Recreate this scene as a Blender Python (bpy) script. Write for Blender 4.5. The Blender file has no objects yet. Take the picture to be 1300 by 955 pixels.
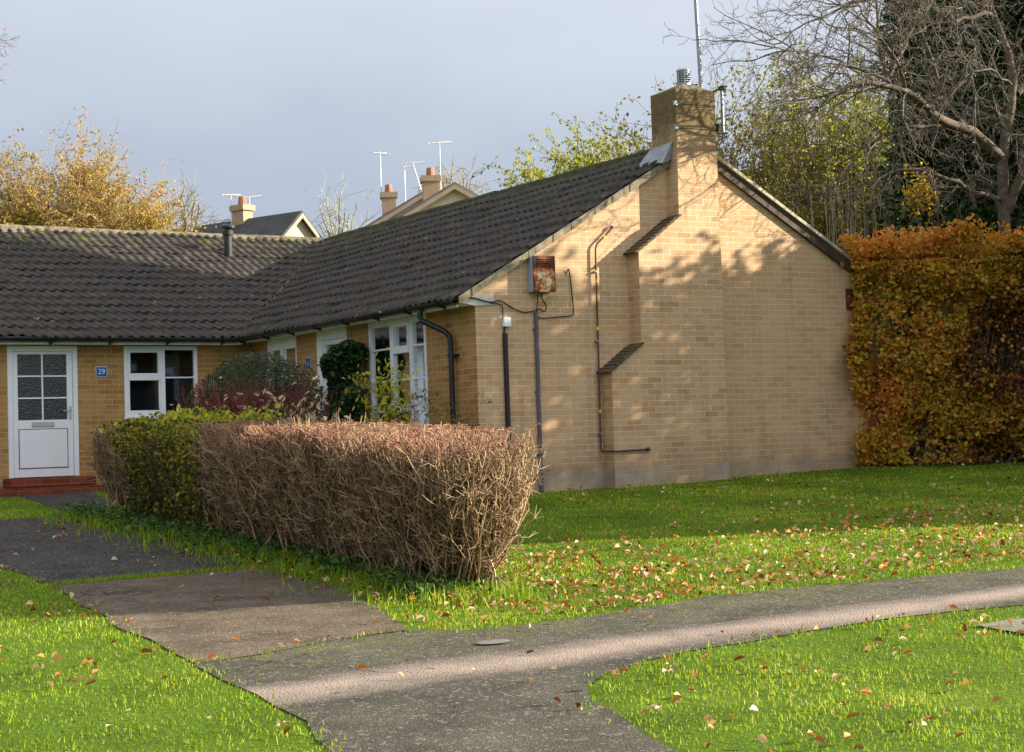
import bpy, bmesh, math, random
import numpy as np
from mathutils import Vector, Matrix

rng = np.random.default_rng(7)
random.seed(7)
C = bpy.context.scene.collection
SC = bpy.context.scene
PI = math.pi

# ---------------------------------------------------------------- camera (solved from the photograph's straight edges)
CAM = np.array([-11.2381, -19.242, 0.6469])
RT = np.array([0.8537, -0.5196, -0.0345]); UP = np.array([-0.0025, -0.0703, 0.9975]); FW = np.array([0.5208, 0.8512, 0.0616])
RT = RT / np.linalg.norm(RT); FW = FW - RT * (FW @ RT); FW /= np.linalg.norm(FW); UP = np.cross(RT, FW)
FPX = 2256.8
cam_d = bpy.data.cameras.new('camera'); cam = bpy.data.objects.new('camera', cam_d); C.objects.link(cam)
cam_d.sensor_width = 36; cam_d.lens = FPX * 36 / 1300; cam_d.shift_y = -(477.5 - 425.25) / 1300
cam_d.clip_start = .1; cam_d.clip_end = 3000
cam.matrix_world = Matrix(((RT[0], UP[0], -FW[0], CAM[0]), (RT[1], UP[1], -FW[1], CAM[1]), (RT[2], UP[2], -FW[2], CAM[2]), (0, 0, 0, 1)))
SC.camera = cam

# ---------------------------------------------------------------- helpers
def tag(o, label=None, cat=None, group=None, kind=None):
    if label: o['label'] = label
    if cat: o['category'] = cat
    if group: o['group'] = group
    if kind: o['kind'] = kind
    return o

def empty(name, loc=(0, 0, 0), rz=0, label=None, cat=None, group=None):
    o = bpy.data.objects.new(name, None); C.objects.link(o); o.location = loc; o.rotation_euler = (0, 0, rz)
    return tag(o, label, cat, group)

def mesh_np(name, V, F, mat, parent=None, attrs=None, smooth=False, uv=None):
    """V (N,3), F (M,k) arrays -> linked mesh object"""
    V = np.asarray(V, np.float32); F = np.asarray(F, np.int32)
    me = bpy.data.meshes.new(name)
    n, m, k = len(V), len(F), F.shape[1]
    me.vertices.add(n); me.vertices.foreach_set('co', V.ravel())
    me.loops.add(m * k); me.loops.foreach_set('vertex_index', F.ravel())
    me.polygons.add(m); me.polygons.foreach_set('loop_start', np.arange(0, m * k, k, dtype=np.int32))
    me.update(calc_edges=True)
    if smooth: me.polygons.foreach_set('use_smooth', np.ones(m, dtype=bool))
    if attrs:
        for an, av in attrs.items():
            a = me.attributes.new(an, 'FLOAT', 'POINT'); a.data.foreach_set('value', np.asarray(av, np.float32))
    me.validate()
    o = bpy.data.objects.new(name, me); C.objects.link(o)
    if mat: me.materials.append(mat)
    if parent: o.parent = parent
    return o

class MB:
    def __init__(s): s.v = []; s.f = []
    def add(s, vs, fs):
        n = len(s.v); s.v += [tuple(float(c) for c in v) for v in vs]; s.f += [tuple(i + n for i in f) for f in fs]; return s
    def box(s, x0, x1, y0, y1, z0, z1, T=None):
        vs = [(x, y, z) for x in (x0, x1) for y in (y0, y1) for z in (z0, z1)]
        if T: vs = [T(*v) for v in vs]
        return s.add(vs, [(0, 1, 3, 2), (4, 6, 7, 5), (0, 4, 5, 1), (2, 3, 7, 6), (0, 2, 6, 4), (1, 5, 7, 3)])
    def prism(s, poly, d0, d1, T=lambda a, d, z: (a, d, z)):
        """polygon in (a,z), extruded from d0 to d1"""
        n = len(poly)
        vs = [T(a, d0, z) for a, z in poly] + [T(a, d1, z) for a, z in poly]
        fs = [tuple(range(n)), tuple(range(2 * n - 1, n - 1, -1))] + [(i, i + n, (i + 1) % n + n, (i + 1) % n) for i in range(n)]
        return s.add(vs, fs)
    def tube(s, pts, r, k=10, caps=True):
        pts = [Vector(p) for p in pts]; rs = r if isinstance(r, (list, tuple)) else [r] * len(pts)
        base = len(s.v); prev = None
        for i, p in enumerate(pts):
            t = (pts[min(i + 1, len(pts) - 1)] - pts[max(i - 1, 0)]).normalized()
            if prev is None:
                a = t.orthogonal().normalized()
            else:
                a = (prev - t * prev.dot(t)).normalized()
            prev = a; b = t.cross(a)
            for j in range(k):
                q = p + (a * math.cos(2 * PI * j / k) + b * math.sin(2 * PI * j / k)) * rs[i]; s.v.append(tuple(q))
        for i in range(len(pts) - 1):
            for j in range(k):
                s.f.append((base + i * k + j, base + i * k + (j + 1) % k, base + (i + 1) * k + (j + 1) % k, base + (i + 1) * k + j))
        if caps:
            s.f.append(tuple(base + j for j in range(k - 1, -1, -1))); e = base + (len(pts) - 1) * k
            s.f.append(tuple(e + j for j in range(k)))
        return s
    def build(s, name, mat, parent=None, bevel=0, smooth=False, recalc=True, uv=True, label=None):
        me = bpy.data.meshes.new(name); me.from_pydata(s.v, [], s.f); me.update()
        bm = bmesh.new(); bm.from_mesh(me)
        if recalc: bmesh.ops.recalc_face_normals(bm, faces=bm.faces)
        if bevel: bmesh.ops.bevel(bm, geom=[e for e in bm.edges if e.is_manifold and e.calc_face_angle(0) > .5], offset=bevel, segments=2, affect='EDGES', clamp_overlap=True)
        if uv:
            L = bm.loops.layers.uv.new('UVMap')
            for f in bm.faces:
                n = f.normal
                for l in f.loops:
                    c = l.vert.co
                    l[L].uv = (c.y, c.z) if abs(n.x) >= abs(n.y) and abs(n.x) > abs(n.z) * .7 else ((c.x, c.z) if abs(n.y) > abs(n.z) * .7 else (c.x, c.y))
        bm.to_mesh(me); bm.free()
        if smooth:
            for p in me.polygons: p.use_smooth = True
        o = bpy.data.objects.new(name, me); C.objects.link(o)
        if mat: me.materials.append(mat)
        if parent: o.parent = parent
        if label: o['label'] = label
        return o

# ---------------------------------------------------------------- materials
class NT:
    def __init__(s, name):
        s.m = bpy.data.materials.new(name); s.m.use_nodes = True; s.t = s.m.node_tree; s.t.nodes.clear()
        s.out = s.t.nodes.new('ShaderNodeOutputMaterial')
    def n(s, typ, **kw):
        o = s.t.nodes.new('ShaderNode' + typ)
        for k, v in kw.items():
            if k.startswith('_'): setattr(o, k[1:], v)
            else:
                key = k.replace('__', ' ')
                o.inputs[key].default_value = v
        return o
    def l(s, a, b): s.t.links.new(a, b)
    def coord(s, which='Object', scale=None):
        t = s.n('TexCoord')
        if scale is None: return t.outputs[which]
        mp = s.n('Mapping'); mp.inputs['Scale'].default_value = scale if isinstance(scale, (tuple, list)) else (scale,) * 3
        s.l(t.outputs[which], mp.inputs['Vector']); return mp.outputs[0]
    def noise(s, vec, scale, detail=4, rough=.55, dist=0):
        o = s.n('TexNoise', Scale=scale, Detail=detail, Roughness=rough, Distortion=dist); s.l(vec, o.inputs['Vector']); return o.outputs['Fac']
    def ramp(s, fac, stops, interp='LINEAR'):
        r = s.n('ValToRGB'); e = r.color_ramp.elements; r.color_ramp.interpolation = interp
        while len(e) < len(stops): e.new(.5)
        for i, (p, c) in enumerate(stops):
            e[i].position = p; e[i].color = (*c, 1) if len(c) == 3 else c
        s.l(fac, r.inputs[0]); return r.outputs[0]
    def mix(s, fac, a, b, mode='MIX'):
        m = s.n('MixRGB', _blend_type=mode)
        for i, x in ((0, fac), (1, a), (2, b)):
            if hasattr(x, 'is_output'): s.l(x, m.inputs[i])
            elif i == 0: m.inputs[0].default_value = x
            else: m.inputs[i].default_value = (*x, 1) if len(x) == 3 else x
        return m.outputs[0]
    def math(s, op, a, b=None, clamp=False):
        m = s.n('Math', _operation=op, _use_clamp=clamp)
        for i, x in ((0, a), (1, b)):
            if x is None: continue
            if hasattr(x, 'is_output'): s.l(x, m.inputs[i])
            else: m.inputs[i].default_value = x
        return m.outputs[0]
    def fit(s, v, a, b):
        m = s.n('MapRange', _clamp=True); s.l(v, m.inputs[0]); m.inputs[1].default_value = a; m.inputs[2].default_value = b; return m.outputs[0]
    def bsdf(s, color, rough=.8, bump=None, bstr=.3, bdist=.01, metal=0, spec=.3):
        b = s.n('BsdfPrincipled', Metallic=metal); b.inputs['Specular IOR Level'].default_value = spec
        if hasattr(rough, 'is_output'): s.l(rough, b.inputs['Roughness'])
        else: b.inputs['Roughness'].default_value = rough
        if hasattr(color, 'is_output'): s.l(color, b.inputs['Base Color'])
        else: b.inputs['Base Color'].default_value = (*color, 1)
        if bump is not None:
            bp = s.n('Bump', Strength=bstr, Distance=bdist); s.l(bump, bp.inputs['Height']); s.l(bp.outputs[0], b.inputs['Normal'])
        s.l(b.outputs[0], s.out.inputs[0]); return b

def m_plain(name, col, rough=.6, var=.25, scale=6, metal=0, spec=.4, bstr=.12, dirt=None):
    t = NT(name); co = t.coord(); f = t.noise(co, scale, 6, .6)
    lo = tuple(c * (1 - var) for c in col); hi = tuple(min(1, c * (1 + var)) for c in col)
    c = t.ramp(f, [(.3, lo), (.7, hi)])
    if dirt: c = t.mix(t.fit(t.noise(co, 2.3, 6, .7), .52, .75), c, dirt)
    t.bsdf(c, rough, t.noise(co, scale * 8, 3), bstr, .005, metal, spec); return t.m

def m_brick(name, cols, mortar, stain=.3, top_moss=None, plinth=False):
    t = NT(name); uv = t.n('UVMap').outputs[0]
    co = t.coord()
    nz = t.n('TexNoise', Scale=9.0, Detail=2.0); t.l(uv, nz.inputs['Vector'])
    wob = t.n('VectorMath', _operation='MULTIPLY_ADD'); t.l(nz.outputs['Color'], wob.inputs[0]); wob.inputs[1].default_value = (.006, .006, 0); t.l(uv, wob.inputs[2])
    br = t.n('TexBrick', Scale=1.0); br.inputs['Mortar Size'].default_value = .0052; br.inputs['Mortar Smooth'].default_value = .35
    br.inputs['Bias'].default_value = 0; br.inputs['Brick Width'].default_value = .232; br.inputs['Row Height'].default_value = .0775
    br.offset = .5; br.inputs['Color1'].default_value = (0, 0, 0, 1); br.inputs['Color2'].default_value = (1, 1, 1, 1); br.inputs['Mortar'].default_value = (.5, .5, .5, 1)
    t.l(wob.outputs[0], br.inputs['Vector'])
    bw = t.n('RGBToBW'); t.l(br.outputs['Color'], bw.inputs[0])
    c = t.ramp(bw.outputs[0], [(0, cols[0]), (.35, cols[1]), (.7, cols[2]), (1, cols[3])])
    fine = t.noise(co, 55, 5, .7); c = t.mix(.35, c, t.ramp(fine, [(.25, (.55, .5, .45)), (.75, (1.15, 1.12, 1.1))]), 'MULTIPLY')
    big = t.noise(co, 1.1, 5, .6)
    c = t.mix(t.fit(big, .42, .75), c, t.mix(1, c, (1 - stain, 1 - stain, 1 - stain * .9), 'MULTIPLY'))
    st = t.noise(t.coord('Object', (5, 5, .55)), 1.0, 4, .6); c = t.mix(t.fit(st, .5, .78), c, t.mix(1, c, (.80, .77, .72), 'MULTIPLY'))
    mn = t.mix(t.fit(t.noise(co, 14, 3), .3, .7), mortar, tuple(x * .72 for x in mortar))
    # mortar is flush and nearly brick-coloured in places
    mf = t.math('MULTIPLY', br.outputs['Fac'], t.fit(t.noise(co, 2.2, 3), -.1, .55))
    c = t.mix(mf, c, mn)
    sep = t.n('SeparateXYZ'); t.l(co, sep.inputs[0])
    if plinth:
        z = t.math('ADD', sep.outputs[2], t.math('MULTIPLY', t.noise(co, 4, 4), .012))
        pl = t.fit(z, .325, .315)
        c = t.mix(t.math('MULTIPLY', pl, t.fit(t.noise(co, .8, 3), .35, .6)), c, t.ramp(t.noise(co, 8, 5), [(.3, (.34, .275, .20)), (.7, (.48, .40, .30))]))
        damp = t.math('MULTIPLY', t.fit(z, .75, .35), t.fit(t.noise(co, 2.2, 5), .35, .7)); c = t.mix(t.math('MULTIPLY', damp, .45), c, (.20, .13, .075))
    if top_moss:
        z = t.math('ADD', sep.outputs[2], t.math('MULTIPLY', t.noise(co, 3.5, 5), 1.0))
        c = t.mix(t.math('MULTIPLY', t.fit(z, top_moss, top_moss + .65), .82), c, t.ramp(t.noise(co, 12, 4), [(.3, (.045, .038, .012)), (.7, (.14, .105, .04))]))
    h = t.math('SUBTRACT', t.math('MULTIPLY', fine, .35), br.outputs['Fac'])
    t.bsdf(c, .9, h, .55, .006, 0, .15); return t.m

BUFF = m_brick('buff_brick', [(.545, .345, .19), (.615, .405, .235), (.64, .43, .255), (.585, .375, .212)], (.80, .665, .49), .16, None, True)
BUFFC = m_brick('buff_brick_chimney', [(.50, .30, .155), (.615, .405, .235), (.64, .43, .255), (.55, .345, .19)], (.80, .665, .49), .2, 4.75, True)
ORANGE = m_brick('orange_brick', [(.36, .185, .06), (.44, .245, .085), (.48, .28, .105), (.40, .21, .07)], (.56, .44, .29), .22)
STEPB = m_brick('red_step_brick', [(.20, .045, .022), (.27, .065, .03), (.24, .055, .028), (.16, .036, .02)], (.22, .15, .11), .3)
WHITE = m_plain('white_upvc', (.80, .82, .85), .35, .05, 3, 0, .5, .02)
WOODW = m_plain('white_painted_board', (.66, .66, .64), .55, .12, 3, 0, .4, .06, (.42, .40, .33))
BLACK = m_plain('black_plastic', (.012, .012, .014), .35, .3, 8, 0, .5, .03)
DARKGAP = m_plain('dark_groove', (.06, .07, .09), .6, .1)
GREYP = m_plain('grey_plastic_pipe', (.10, .10, .115), .45, .25, 8)
COPPER = m_plain('brown_pipe', (.085, .055, .05), .4, .35, 9, .2)
YELLOW = m_plain('yellow_tape', (.65, .55, .03), .5, .2)
STEEL = m_plain('galvanised_steel', (.33, .35, .38), .5, .22, 12, .75, .5)
CHROME = m_plain('handle_metal', (.7, .7, .72), .25, .1, 5, .9)
LEAD = m_plain('lead_flashing', (.27, .29, .32), .5, .3, 9, .35, .4, .3)
MORTAR = m_plain('mortar', (.24, .20, .14), .95, .35, 10, 0, .1, .6, (.20, .17, .10))
CONC = m_plain('concrete', (.42, .40, .36), .9, .25, 9, 0, .15, .4, (.25, .22, .17))
WHITEC = m_plain('grubby_white_block', (.60, .56, .48), .8, .2, 9, 0, .2, .3, (.33, .29, .23))
BROWNB = m_plain('brown_bargeboard', (.07, .048, .032), .75, .4, 7)
SHADEW = m_plain('room_wall', (.20, .19, .17), .9, .1)
CURT = m_plain('net_curtain', (.36, .40, .44), .9, .15, 20)
TAN = m_plain('tan_reflection', (.56, .36, .16), .8, .1, 5)  # warm reflection tone for the sheet behind the door glass
BLINDM = m_plain('blind_slat', (.16, .19, .23), .5, .1)
POST = m_plain('weathered_post', (.26, .20, .14), .9, .35, 9, 0, .1, .5)
TERRA = m_plain('terracotta', (.40, .16, .07), .8, .2)
REDV = m_plain('red_brown_vent', (.13, .035, .02), .7, .3)
BOXSIDE = m_plain('grey_blue_enamel', (.33, .40, .47), .5, .12, 7)

def m_rust():
    t = NT('rusty_enamel'); co = t.coord(); f = t.noise(co, 15, 8, .68, .8)
    sep = t.n('SeparateXYZ'); t.l(co, sep.inputs[0])
    g = t.math('ADD', f, t.math('MULTIPLY', t.fit(sep.outputs[2], 2.83, 2.93), .25))
    ed = t.math('ABSOLUTE', t.math('SUBTRACT', sep.outputs[0], .95)); g = t.math('ADD', g, t.math('MULTIPLY', t.fit(ed, .06, .16), .2))
    c = t.ramp(g, [(.42, (.60, .62, .60)), (.5, (.62, .40, .17)), (.58, (.36, .13, .04)), (.72, (.13, .035, .018)), (.9, (.06, .02, .015))])
    t.bsdf(c, .75, f, .4, .01, 0, .3); return t.m
RUST = m_rust()

def m_glass(name, tint=(.55, .6, .62), refl=1.0, bump=0):
    t = NT(name); tr = t.n('BsdfTransparent'); tr.inputs[0].default_value = (*tint, 1)
    g = t.n('BsdfGlossy', Roughness=.03); g.inputs[0].default_value = (.9, .95, 1, 1)
    fr = t.n('Fresnel', IOR=1.52); fa = t.math('MULTIPLY', fr.outputs[0], 1.7 * refl, True)
    mx = t.n('MixShader'); t.l(fa, mx.inputs[0]); t.l(tr.outputs[0], mx.inputs[1]); t.l(g.outputs[0], mx.inputs[2]); t.l(mx.outputs[0], t.out.inputs[0])
    return t.m
GLASS = m_glass('window_glass'); GLASS_DIM = m_glass('shaded_window_glass', (.45, .5, .52), .45)
def m_obscure():
    t = NT('obscure_glass'); co = t.coord(); v = t.n('TexVoronoi', Scale=42.0); t.l(co, v.inputs['Vector'])
    c = t.ramp(t.noise(co, 26, 4, .6, 1.5), [(.3, (.018, .02, .022)), (.62, (.055, .058, .056)), (.8, (.12, .12, .11))])
    t.bsdf(c, .16, v.outputs['Distance'], .5, .01, 0, .5); return t.m
OBSC = m_obscure()

def m_tile():
    t = NT('concrete_roof_tile'); co = t.coord()
    f = t.noise(co, 5, 6, .65); c = t.ramp(f, [(.3, (.028, .024, .021)), (.55, (.056, .047, .039)), (.75, (.10, .08, .06))])
    fi = t.noise(co, 45, 4, .7); c = t.mix(.5, c, t.ramp(fi, [(.3, (.55, .55, .55)), (.7, (1.3, 1.25, 1.2))]), 'MULTIPLY')
    li = t.noise(co, 11, 3, .55, .4); pat = t.noise(co, 1.1, 3)
    blot = t.fit(t.noise(co, .55, 4, .6), .4, .65); c = t.mix(t.math('MULTIPLY', blot, .45), c, t.mix(1, c, (.62, .60, .58), 'MULTIPLY'))
    lich = t.fit(t.math('ADD', li, t.math('MULTIPLY', pat, .4)), .90, .95)
    c = t.mix(t.math('MULTIPLY', lich, .65), c, (.27, .26, .23))
    mo = t.noise(co, 3.2, 6, .65); sep = t.n('SeparateXYZ'); t.l(co, sep.inputs[0])
    hi = t.math('MULTIPLY', t.fit(sep.outputs[2], 3.6, 4.75), .16)
    mf = t.fit(t.math('ADD', mo, hi), .68, .73); c = t.mix(t.math('MULTIPLY', mf, .85), c, (.075, .085, .018))
    t.bsdf(c, .78, t.math('ADD', fi, t.math('MULTIPLY', mf, .6)), .5, .012, 0, .28); return t.m
TILE = m_tile()
def m_ridge():
    t = NT('ridge_tile'); co = t.coord(); f = t.noise(co, 7, 6, .7)
    c = t.ramp(f, [(.3, (.07, .055, .035)), (.5, (.17, .145, .10)), (.75, (.30, .26, .19))])
    mf = t.fit(t.noise(co, 4, 6, .7), .55, .66); c = t.mix(t.math('MULTIPLY', mf, .75), c, (.07, .085, .018))
    t.bsdf(c, .9, f, .5, .02, 0, .15); return t.m
RIDGE = m_ridge()
def m_ridge2():
    t = NT('mossy_ridge_tile'); co = t.coord(); f = t.noise(co, 7, 6, .7)
    c = t.ramp(f, [(.3, (.025, .025, .014)), (.55, (.06, .065, .028)), (.75, (.12, .12, .05))])
    t.bsdf(c, .9, f, .5, .02, 0, .15); return t.m
MRIDGE = m_ridge2()

def m_leaf(name, stops, trans=.35, rough=.55, zfade=None):
    t = NT(name); a = t.n('Attribute', _attribute_name='shade'); c = t.ramp(a.outputs['Fac'], stops)
    d = t.n('BsdfPrincipled', Roughness=rough); d.inputs['Specular IOR Level'].default_value = .25; t.l(c, d.inputs['Base Color'])
    tr = t.n('BsdfTranslucent'); t.l(t.mix(1, c, (1.1, 1.05, .7), 'MULTIPLY'), tr.inputs[0])
    mx = t.n('MixShader'); mx.inputs[0].default_value = trans; t.l(d.outputs[0], mx.inputs[1]); t.l(tr.outputs[0], mx.inputs[2]); t.l(mx.outputs[0], t.out.inputs[0])
    return t.m

def m_bark(name, a, b, scale=14):
    t = NT(name); co = t.coord(); f = t.noise(co, scale, 5, .65, .5); c = t.ramp(f, [(.32, a), (.68, b)])
    t.bsdf(c, .9, f, .5, .01, 0, .15); return t.m
BARK = m_bark('grey_brown_bark', (.07, .052, .038), (.20, .16, .125))
PALEB = m_bark('pale_twig_bark', (.34, .29, .22), (.52, .46, .37))

# ---------------------------------------------------------------- batched tubes and leaves
def tubes(name, lines, mat, parent=None, k_of=None, attr=None):
    """lines: list of (pts (n,3), radii (n,)[, shade]) -> one mesh"""
    groups = {}
    for ln in lines:
        p, r = ln[0], ln[1]; k = 6 if r[0] > .035 else (4 if r[0] > .011 else 3)
        groups.setdefault((len(p), k), []).append(ln)
    Vs, Fs, As = [], [], []; off = 0
    for (n, k), ls in groups.items():
        P = np.array([l[0] for l in ls]); Rr = np.array([l[1] for l in ls]); M = len(ls)
        Tn = np.empty_like(P); Tn[:, 1:-1] = P[:, 2:] - P[:, :-2]; Tn[:, 0] = P[:, 1] - P[:, 0]; Tn[:, -1] = P[:, -1] - P[:, -2]
        Tn /= np.linalg.norm(Tn, axis=2, keepdims=True) + 1e-9
        ref = np.where(np.abs(Tn[:, :1, 2:3]) > .9, np.array([1., .13, 0]), np.array([.1, .07, 1.]))
        A = np.cross(Tn, np.broadcast_to(ref, Tn.shape)); A /= np.linalg.norm(A, axis=2, keepdims=True) + 1e-9
        B = np.cross(Tn, A)
        an = 2 * PI * np.arange(k) / k
        V = P[:, :, None, :] + Rr[:, :, None, None] * (A[:, :, None, :] * np.cos(an)[None, None, :, None] + B[:, :, None, :] * np.sin(an)[None, None, :, None])
        idx = np.arange(M * n * k).reshape(M, n, k) + off
        a = idx[:, :-1]; b = idx[:, 1:]
        F = np.stack([a, np.roll(a, -1, 2), np.roll(b, -1, 2), b], -1).reshape(-1, 4)
        Vs.append(V.reshape(-1, 3)); Fs.append(F); off += M * n * k
        sh = np.array([l[2] if len(l) > 2 else .5 for l in ls]); As.append(np.repeat(sh, n * k))
    return mesh_np(name, np.concatenate(Vs), np.concatenate(Fs), mat, parent, {'shade': np.concatenate(As)}, True)

def unit(v): return v / (np.linalg.norm(v, axis=-1, keepdims=True) + 1e-9)

def leaves(name, pos, size, shade, mat, parent=None, up=.3, aspect=.6, facing=None, droop=0, bend=.25):
    """diamond leaves, slightly folded along the midrib; pos (N,3), size (N,), shade (N,)"""
    N = len(pos); nrm = unit(rng.normal(size=(N, 3)) + np.array([0, 0, up]) + (0 if facing is None else facing))
    d = rng.normal(size=(N, 3)) + np.array([0, 0, -droop]); d = unit(d - nrm * np.sum(d * nrm, 1, keepdims=True)); s = np.cross(nrm, d)
    L = size[:, None]; w = L * aspect * .5
    fold = nrm * w * bend * 2
    b = pos - d * L * .5; tip = pos + d * L * .5 - nrm * L * .14; m1 = pos - d * L * .18; m2 = pos + d * L * .2 - nrm * L * .03
    V = np.stack([b, m1 + s * w + fold, m2 + s * w * .82 + fold * .8, tip, m2 - s * w * .82 + fold * .8, m1 - s * w + fold], 1).reshape(-1, 3)
    i = np.arange(N) * 6
    F = np.concatenate([np.stack([i, i + 1, i + 2, i + 3], 1), np.stack([i, i + 3, i + 4, i + 5], 1)])
    return mesh_np(name, V, F, mat, parent, {'shade': np.repeat(shade, 6)})

def grow(out, tips, p, d, L, r, lev, o):
    p = np.array(p, float); d = unit(np.array(d, float)); n = o['n'][lev]
    pts = [p.copy()]; wob = o['wob'][lev]; upv = o['up'][lev]
    for i in range(n):
        d = unit(d + rng.normal(0, wob, 3) + np.array([0, 0, upv])); p = p + d * (L / n); pts.append(p.copy())
    P = np.array(pts); R = np.maximum(np.linspace(r, r * o['taper'][lev], n + 1), o['rmin'])
    out.append((P, R))
    if lev == len(o['n']) - 1:
        tips.append(P); return
    for c in range(o['kids'][lev]):
        t = rng.uniform(o['t0'][lev], 1); f = t * n; i = min(int(f), n - 1); q = P[i] + (P[i + 1] - P[i]) * (f - i)
        dd = unit(P[i + 1] - P[i]); pr = unit(np.cross(dd, rng.normal(size=3)))
        a = math.radians(rng.uniform(*o['ang'][lev])); nd = dd * math.cos(a) + pr * math.sin(a)
        grow(out, tips, q, nd, L * o['lr'][lev] * rng.uniform(.6, 1.15) * (1.15 - .4 * t), R[i] * o['rr'][lev], lev + 1, o)

def along(P, n):
    """n random points along polylines list P"""
    ch = rng.integers(0, len(P), n); out = np.empty((n, 3))
    for j, i in enumerate(ch):
        q = P[i]; f = rng.uniform(0, len(q) - 1.001); k = int(f); out[j] = q[k] + (q[k + 1] - q[k]) * (f - k)
    return out

def clump(pos, s=.6, seed=3.1):
    """cheap smooth 3-D pattern 0..1 for grouping light and dark leaves"""
    x, y, z = pos.T / s
    v = np.sin(x * 1.7 + seed) * np.cos(y * 1.3 - seed) + np.sin(z * 1.9 + x * .7) + np.cos(y * 2.3 + z * 1.1 + seed * 2) * .8 + np.sin(x * 3.1 - z * 2.7) * .5
    return np.clip(.5 + v / 5.2, 0, 1)

# ---------------------------------------------------------------- ground
def gz(x, y):
    q = .522 * np.asarray(x) + .853 * np.asarray(y)
    return np.where(q < 4.6, .046 * np.maximum(q, -30), .2116 + np.minimum(np.maximum(q - 4.6, 0), 40) * .004)
gs = np.concatenate([-np.geomspace(2500, 26, 26), np.arange(-25, 25, .5), np.geomspace(26, 2500, 26)])
GX, GY = np.meshgrid(gs, gs - 3, indexing='ij'); GZ = gz(GX, GY)
near = (np.abs(GX) < 25) & (np.abs(GY) < 28)
GV = np.stack([GX, GY, GZ], -1).reshape(-1, 3); ns = len(gs)
ii = np.arange(ns * ns).reshape(ns, ns); GF = np.stack([ii[:-1, :-1], ii[1:, :-1], ii[1:, 1:], ii[:-1, 1:]], -1).reshape(-1, 4)
def m_ground():
    t = NT('lawn_soil'); co = t.coord(); f = t.noise(co, 1.3, 6, .6); g = t.noise(co, 38, 4, .7)
    c = t.ramp(f, [(.3, (.06, .10, .01)), (.55, (.10, .17, .014)), (.75, (.15, .20, .025))])
    c = t.mix(.6, c, t.ramp(g, [(.3, (.45, .45, .4)), (.7, (1.3, 1.3, 1.2))]), 'MULTIPLY')
    t.bsdf(c, .95, g, .8, .03, 0, .1); return t.m
tag(mesh_np('ground', GV, GF, m_ground(), smooth=True), 'wide sloping ground under the lawn', kind='structure')

def sheet(name, poly, off, mat, sub=.35, label=None, wob=.04):
    """a polygon laid on the slope, edges roughened"""
    pts = []
    for i in range(len(poly)):
        a = np.array(poly[i], float); b = np.array(poly[(i + 1) % len(poly)], float); m = max(1, int(np.linalg.norm(b - a) / sub))
        for j in range(m):
            p = a + (b - a) * j / m; pts.append(p + rng.uniform(-wob, wob, 2))
    bm = bmesh.new(); vs = [bm.verts.new((p[0], p[1], float(gz(*p)) + off)) for p in pts]; f = bm.faces.new(vs)
    if f.normal.z < 0: f.normal_flip()
    bmesh.ops.triangulate(bm, faces=[f]); me = bpy.data.meshes.new(name); bm.to_mesh(me); bm.free()
    o = bpy.data.objects.new(name, me); C.objects.link(o); me.materials.append(mat); return tag(o, label, kind='structure'), np.array(pts)

def m_asphalt(name, base, worn=None, moss=.5):
    t = NT(name); co = t.coord(); f = t.noise(co, 2.2, 6, .65); g = t.noise(co, 120, 3, .8)
    c = t.ramp(f, [(.3, tuple(x * .55 for x in base)), (.7, tuple(x * 1.45 for x in base))])
    if worn:
        sep = t.n('SeparateXYZ'); t.l(co, sep.inputs[0])
        y = t.math('ADD', sep.outputs[1], t.math('MULTIPLY', t.noise(co, .9, 4), .5))
        y = t.math('ADD', y, t.math('MULTIPLY', t.noise(co, 9, 3), .12))
        band = t.fit(t.math('ABSOLUTE', t.math('ADD', y, 10.36)), .36, .06)
        c = t.mix(t.math('MULTIPLY', band, t.fit(t.noise(co, 1.6, 5, .65), .05, .5)), c, t.ramp(t.noise(co, 6, 5), [(.3, tuple(x * .8 for x in worn)), (.7, worn)]))
        mg = t.math('MULTIPLY', t.fit(y, -10.1, -9.3), t.fit(t.noise(co, 5, 6, .7), .42, .62)); c = t.mix(t.math('MULTIPLY', mg, moss), c, (.14, .14, .035))
    else:
        mg = t.fit(t.noise(co, 3, 6, .7), .55, .72); c = t.mix(t.math('MULTIPLY', mg, moss), c, (.07, .07, .03))
    c = t.mix(.75, c, t.ramp(g, [(.3, (.45, .45, .45)), (.62, (1.15, 1.15, 1.15)), (.75, (1.9, 1.85, 1.75))]), 'MULTIPLY')
    dn = t.n('TexNoise', Scale=2.6, Detail=5.0); t.l(co, dn.inputs['Vector']); wv = t.n('VectorMath', _operation='MULTIPLY_ADD'); t.l(dn.outputs['Color'], wv.inputs[0]); wv.inputs[1].default_value = (.5, .5, .5); t.l(co, wv.inputs[2])
    cv = t.n('TexVoronoi', _feature='DISTANCE_TO_EDGE', Scale=.55); t.l(wv.outputs[0], cv.inputs['Vector'])
    ck = t.math('MULTIPLY', t.fit(cv.outputs['Distance'], .012, .002), t.fit(t.noise(co, .8, 3), .5, .62)); c = t.mix(t.math('MULTIPLY', ck, .8), c, (.02, .018, .012))
    fl = t.n('TexVoronoi', Scale=48.0); t.l(co, fl.inputs['Vector']); fw = t.n('RGBToBW'); t.l(fl.outputs['Color'], fw.inputs[0]); c = t.mix(t.math('MULTIPLY', t.fit(fw.outputs[0], .72, .85), .45), c, (.30, .27, .23))
    v = t.n('TexVoronoi', Scale=70.0); t.l(co, v.inputs['Vector'])
    t.bsdf(c, .9, t.math('ADD', g, v.outputs['Distance']), .8, .012, 0, .25); return t.m
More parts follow.
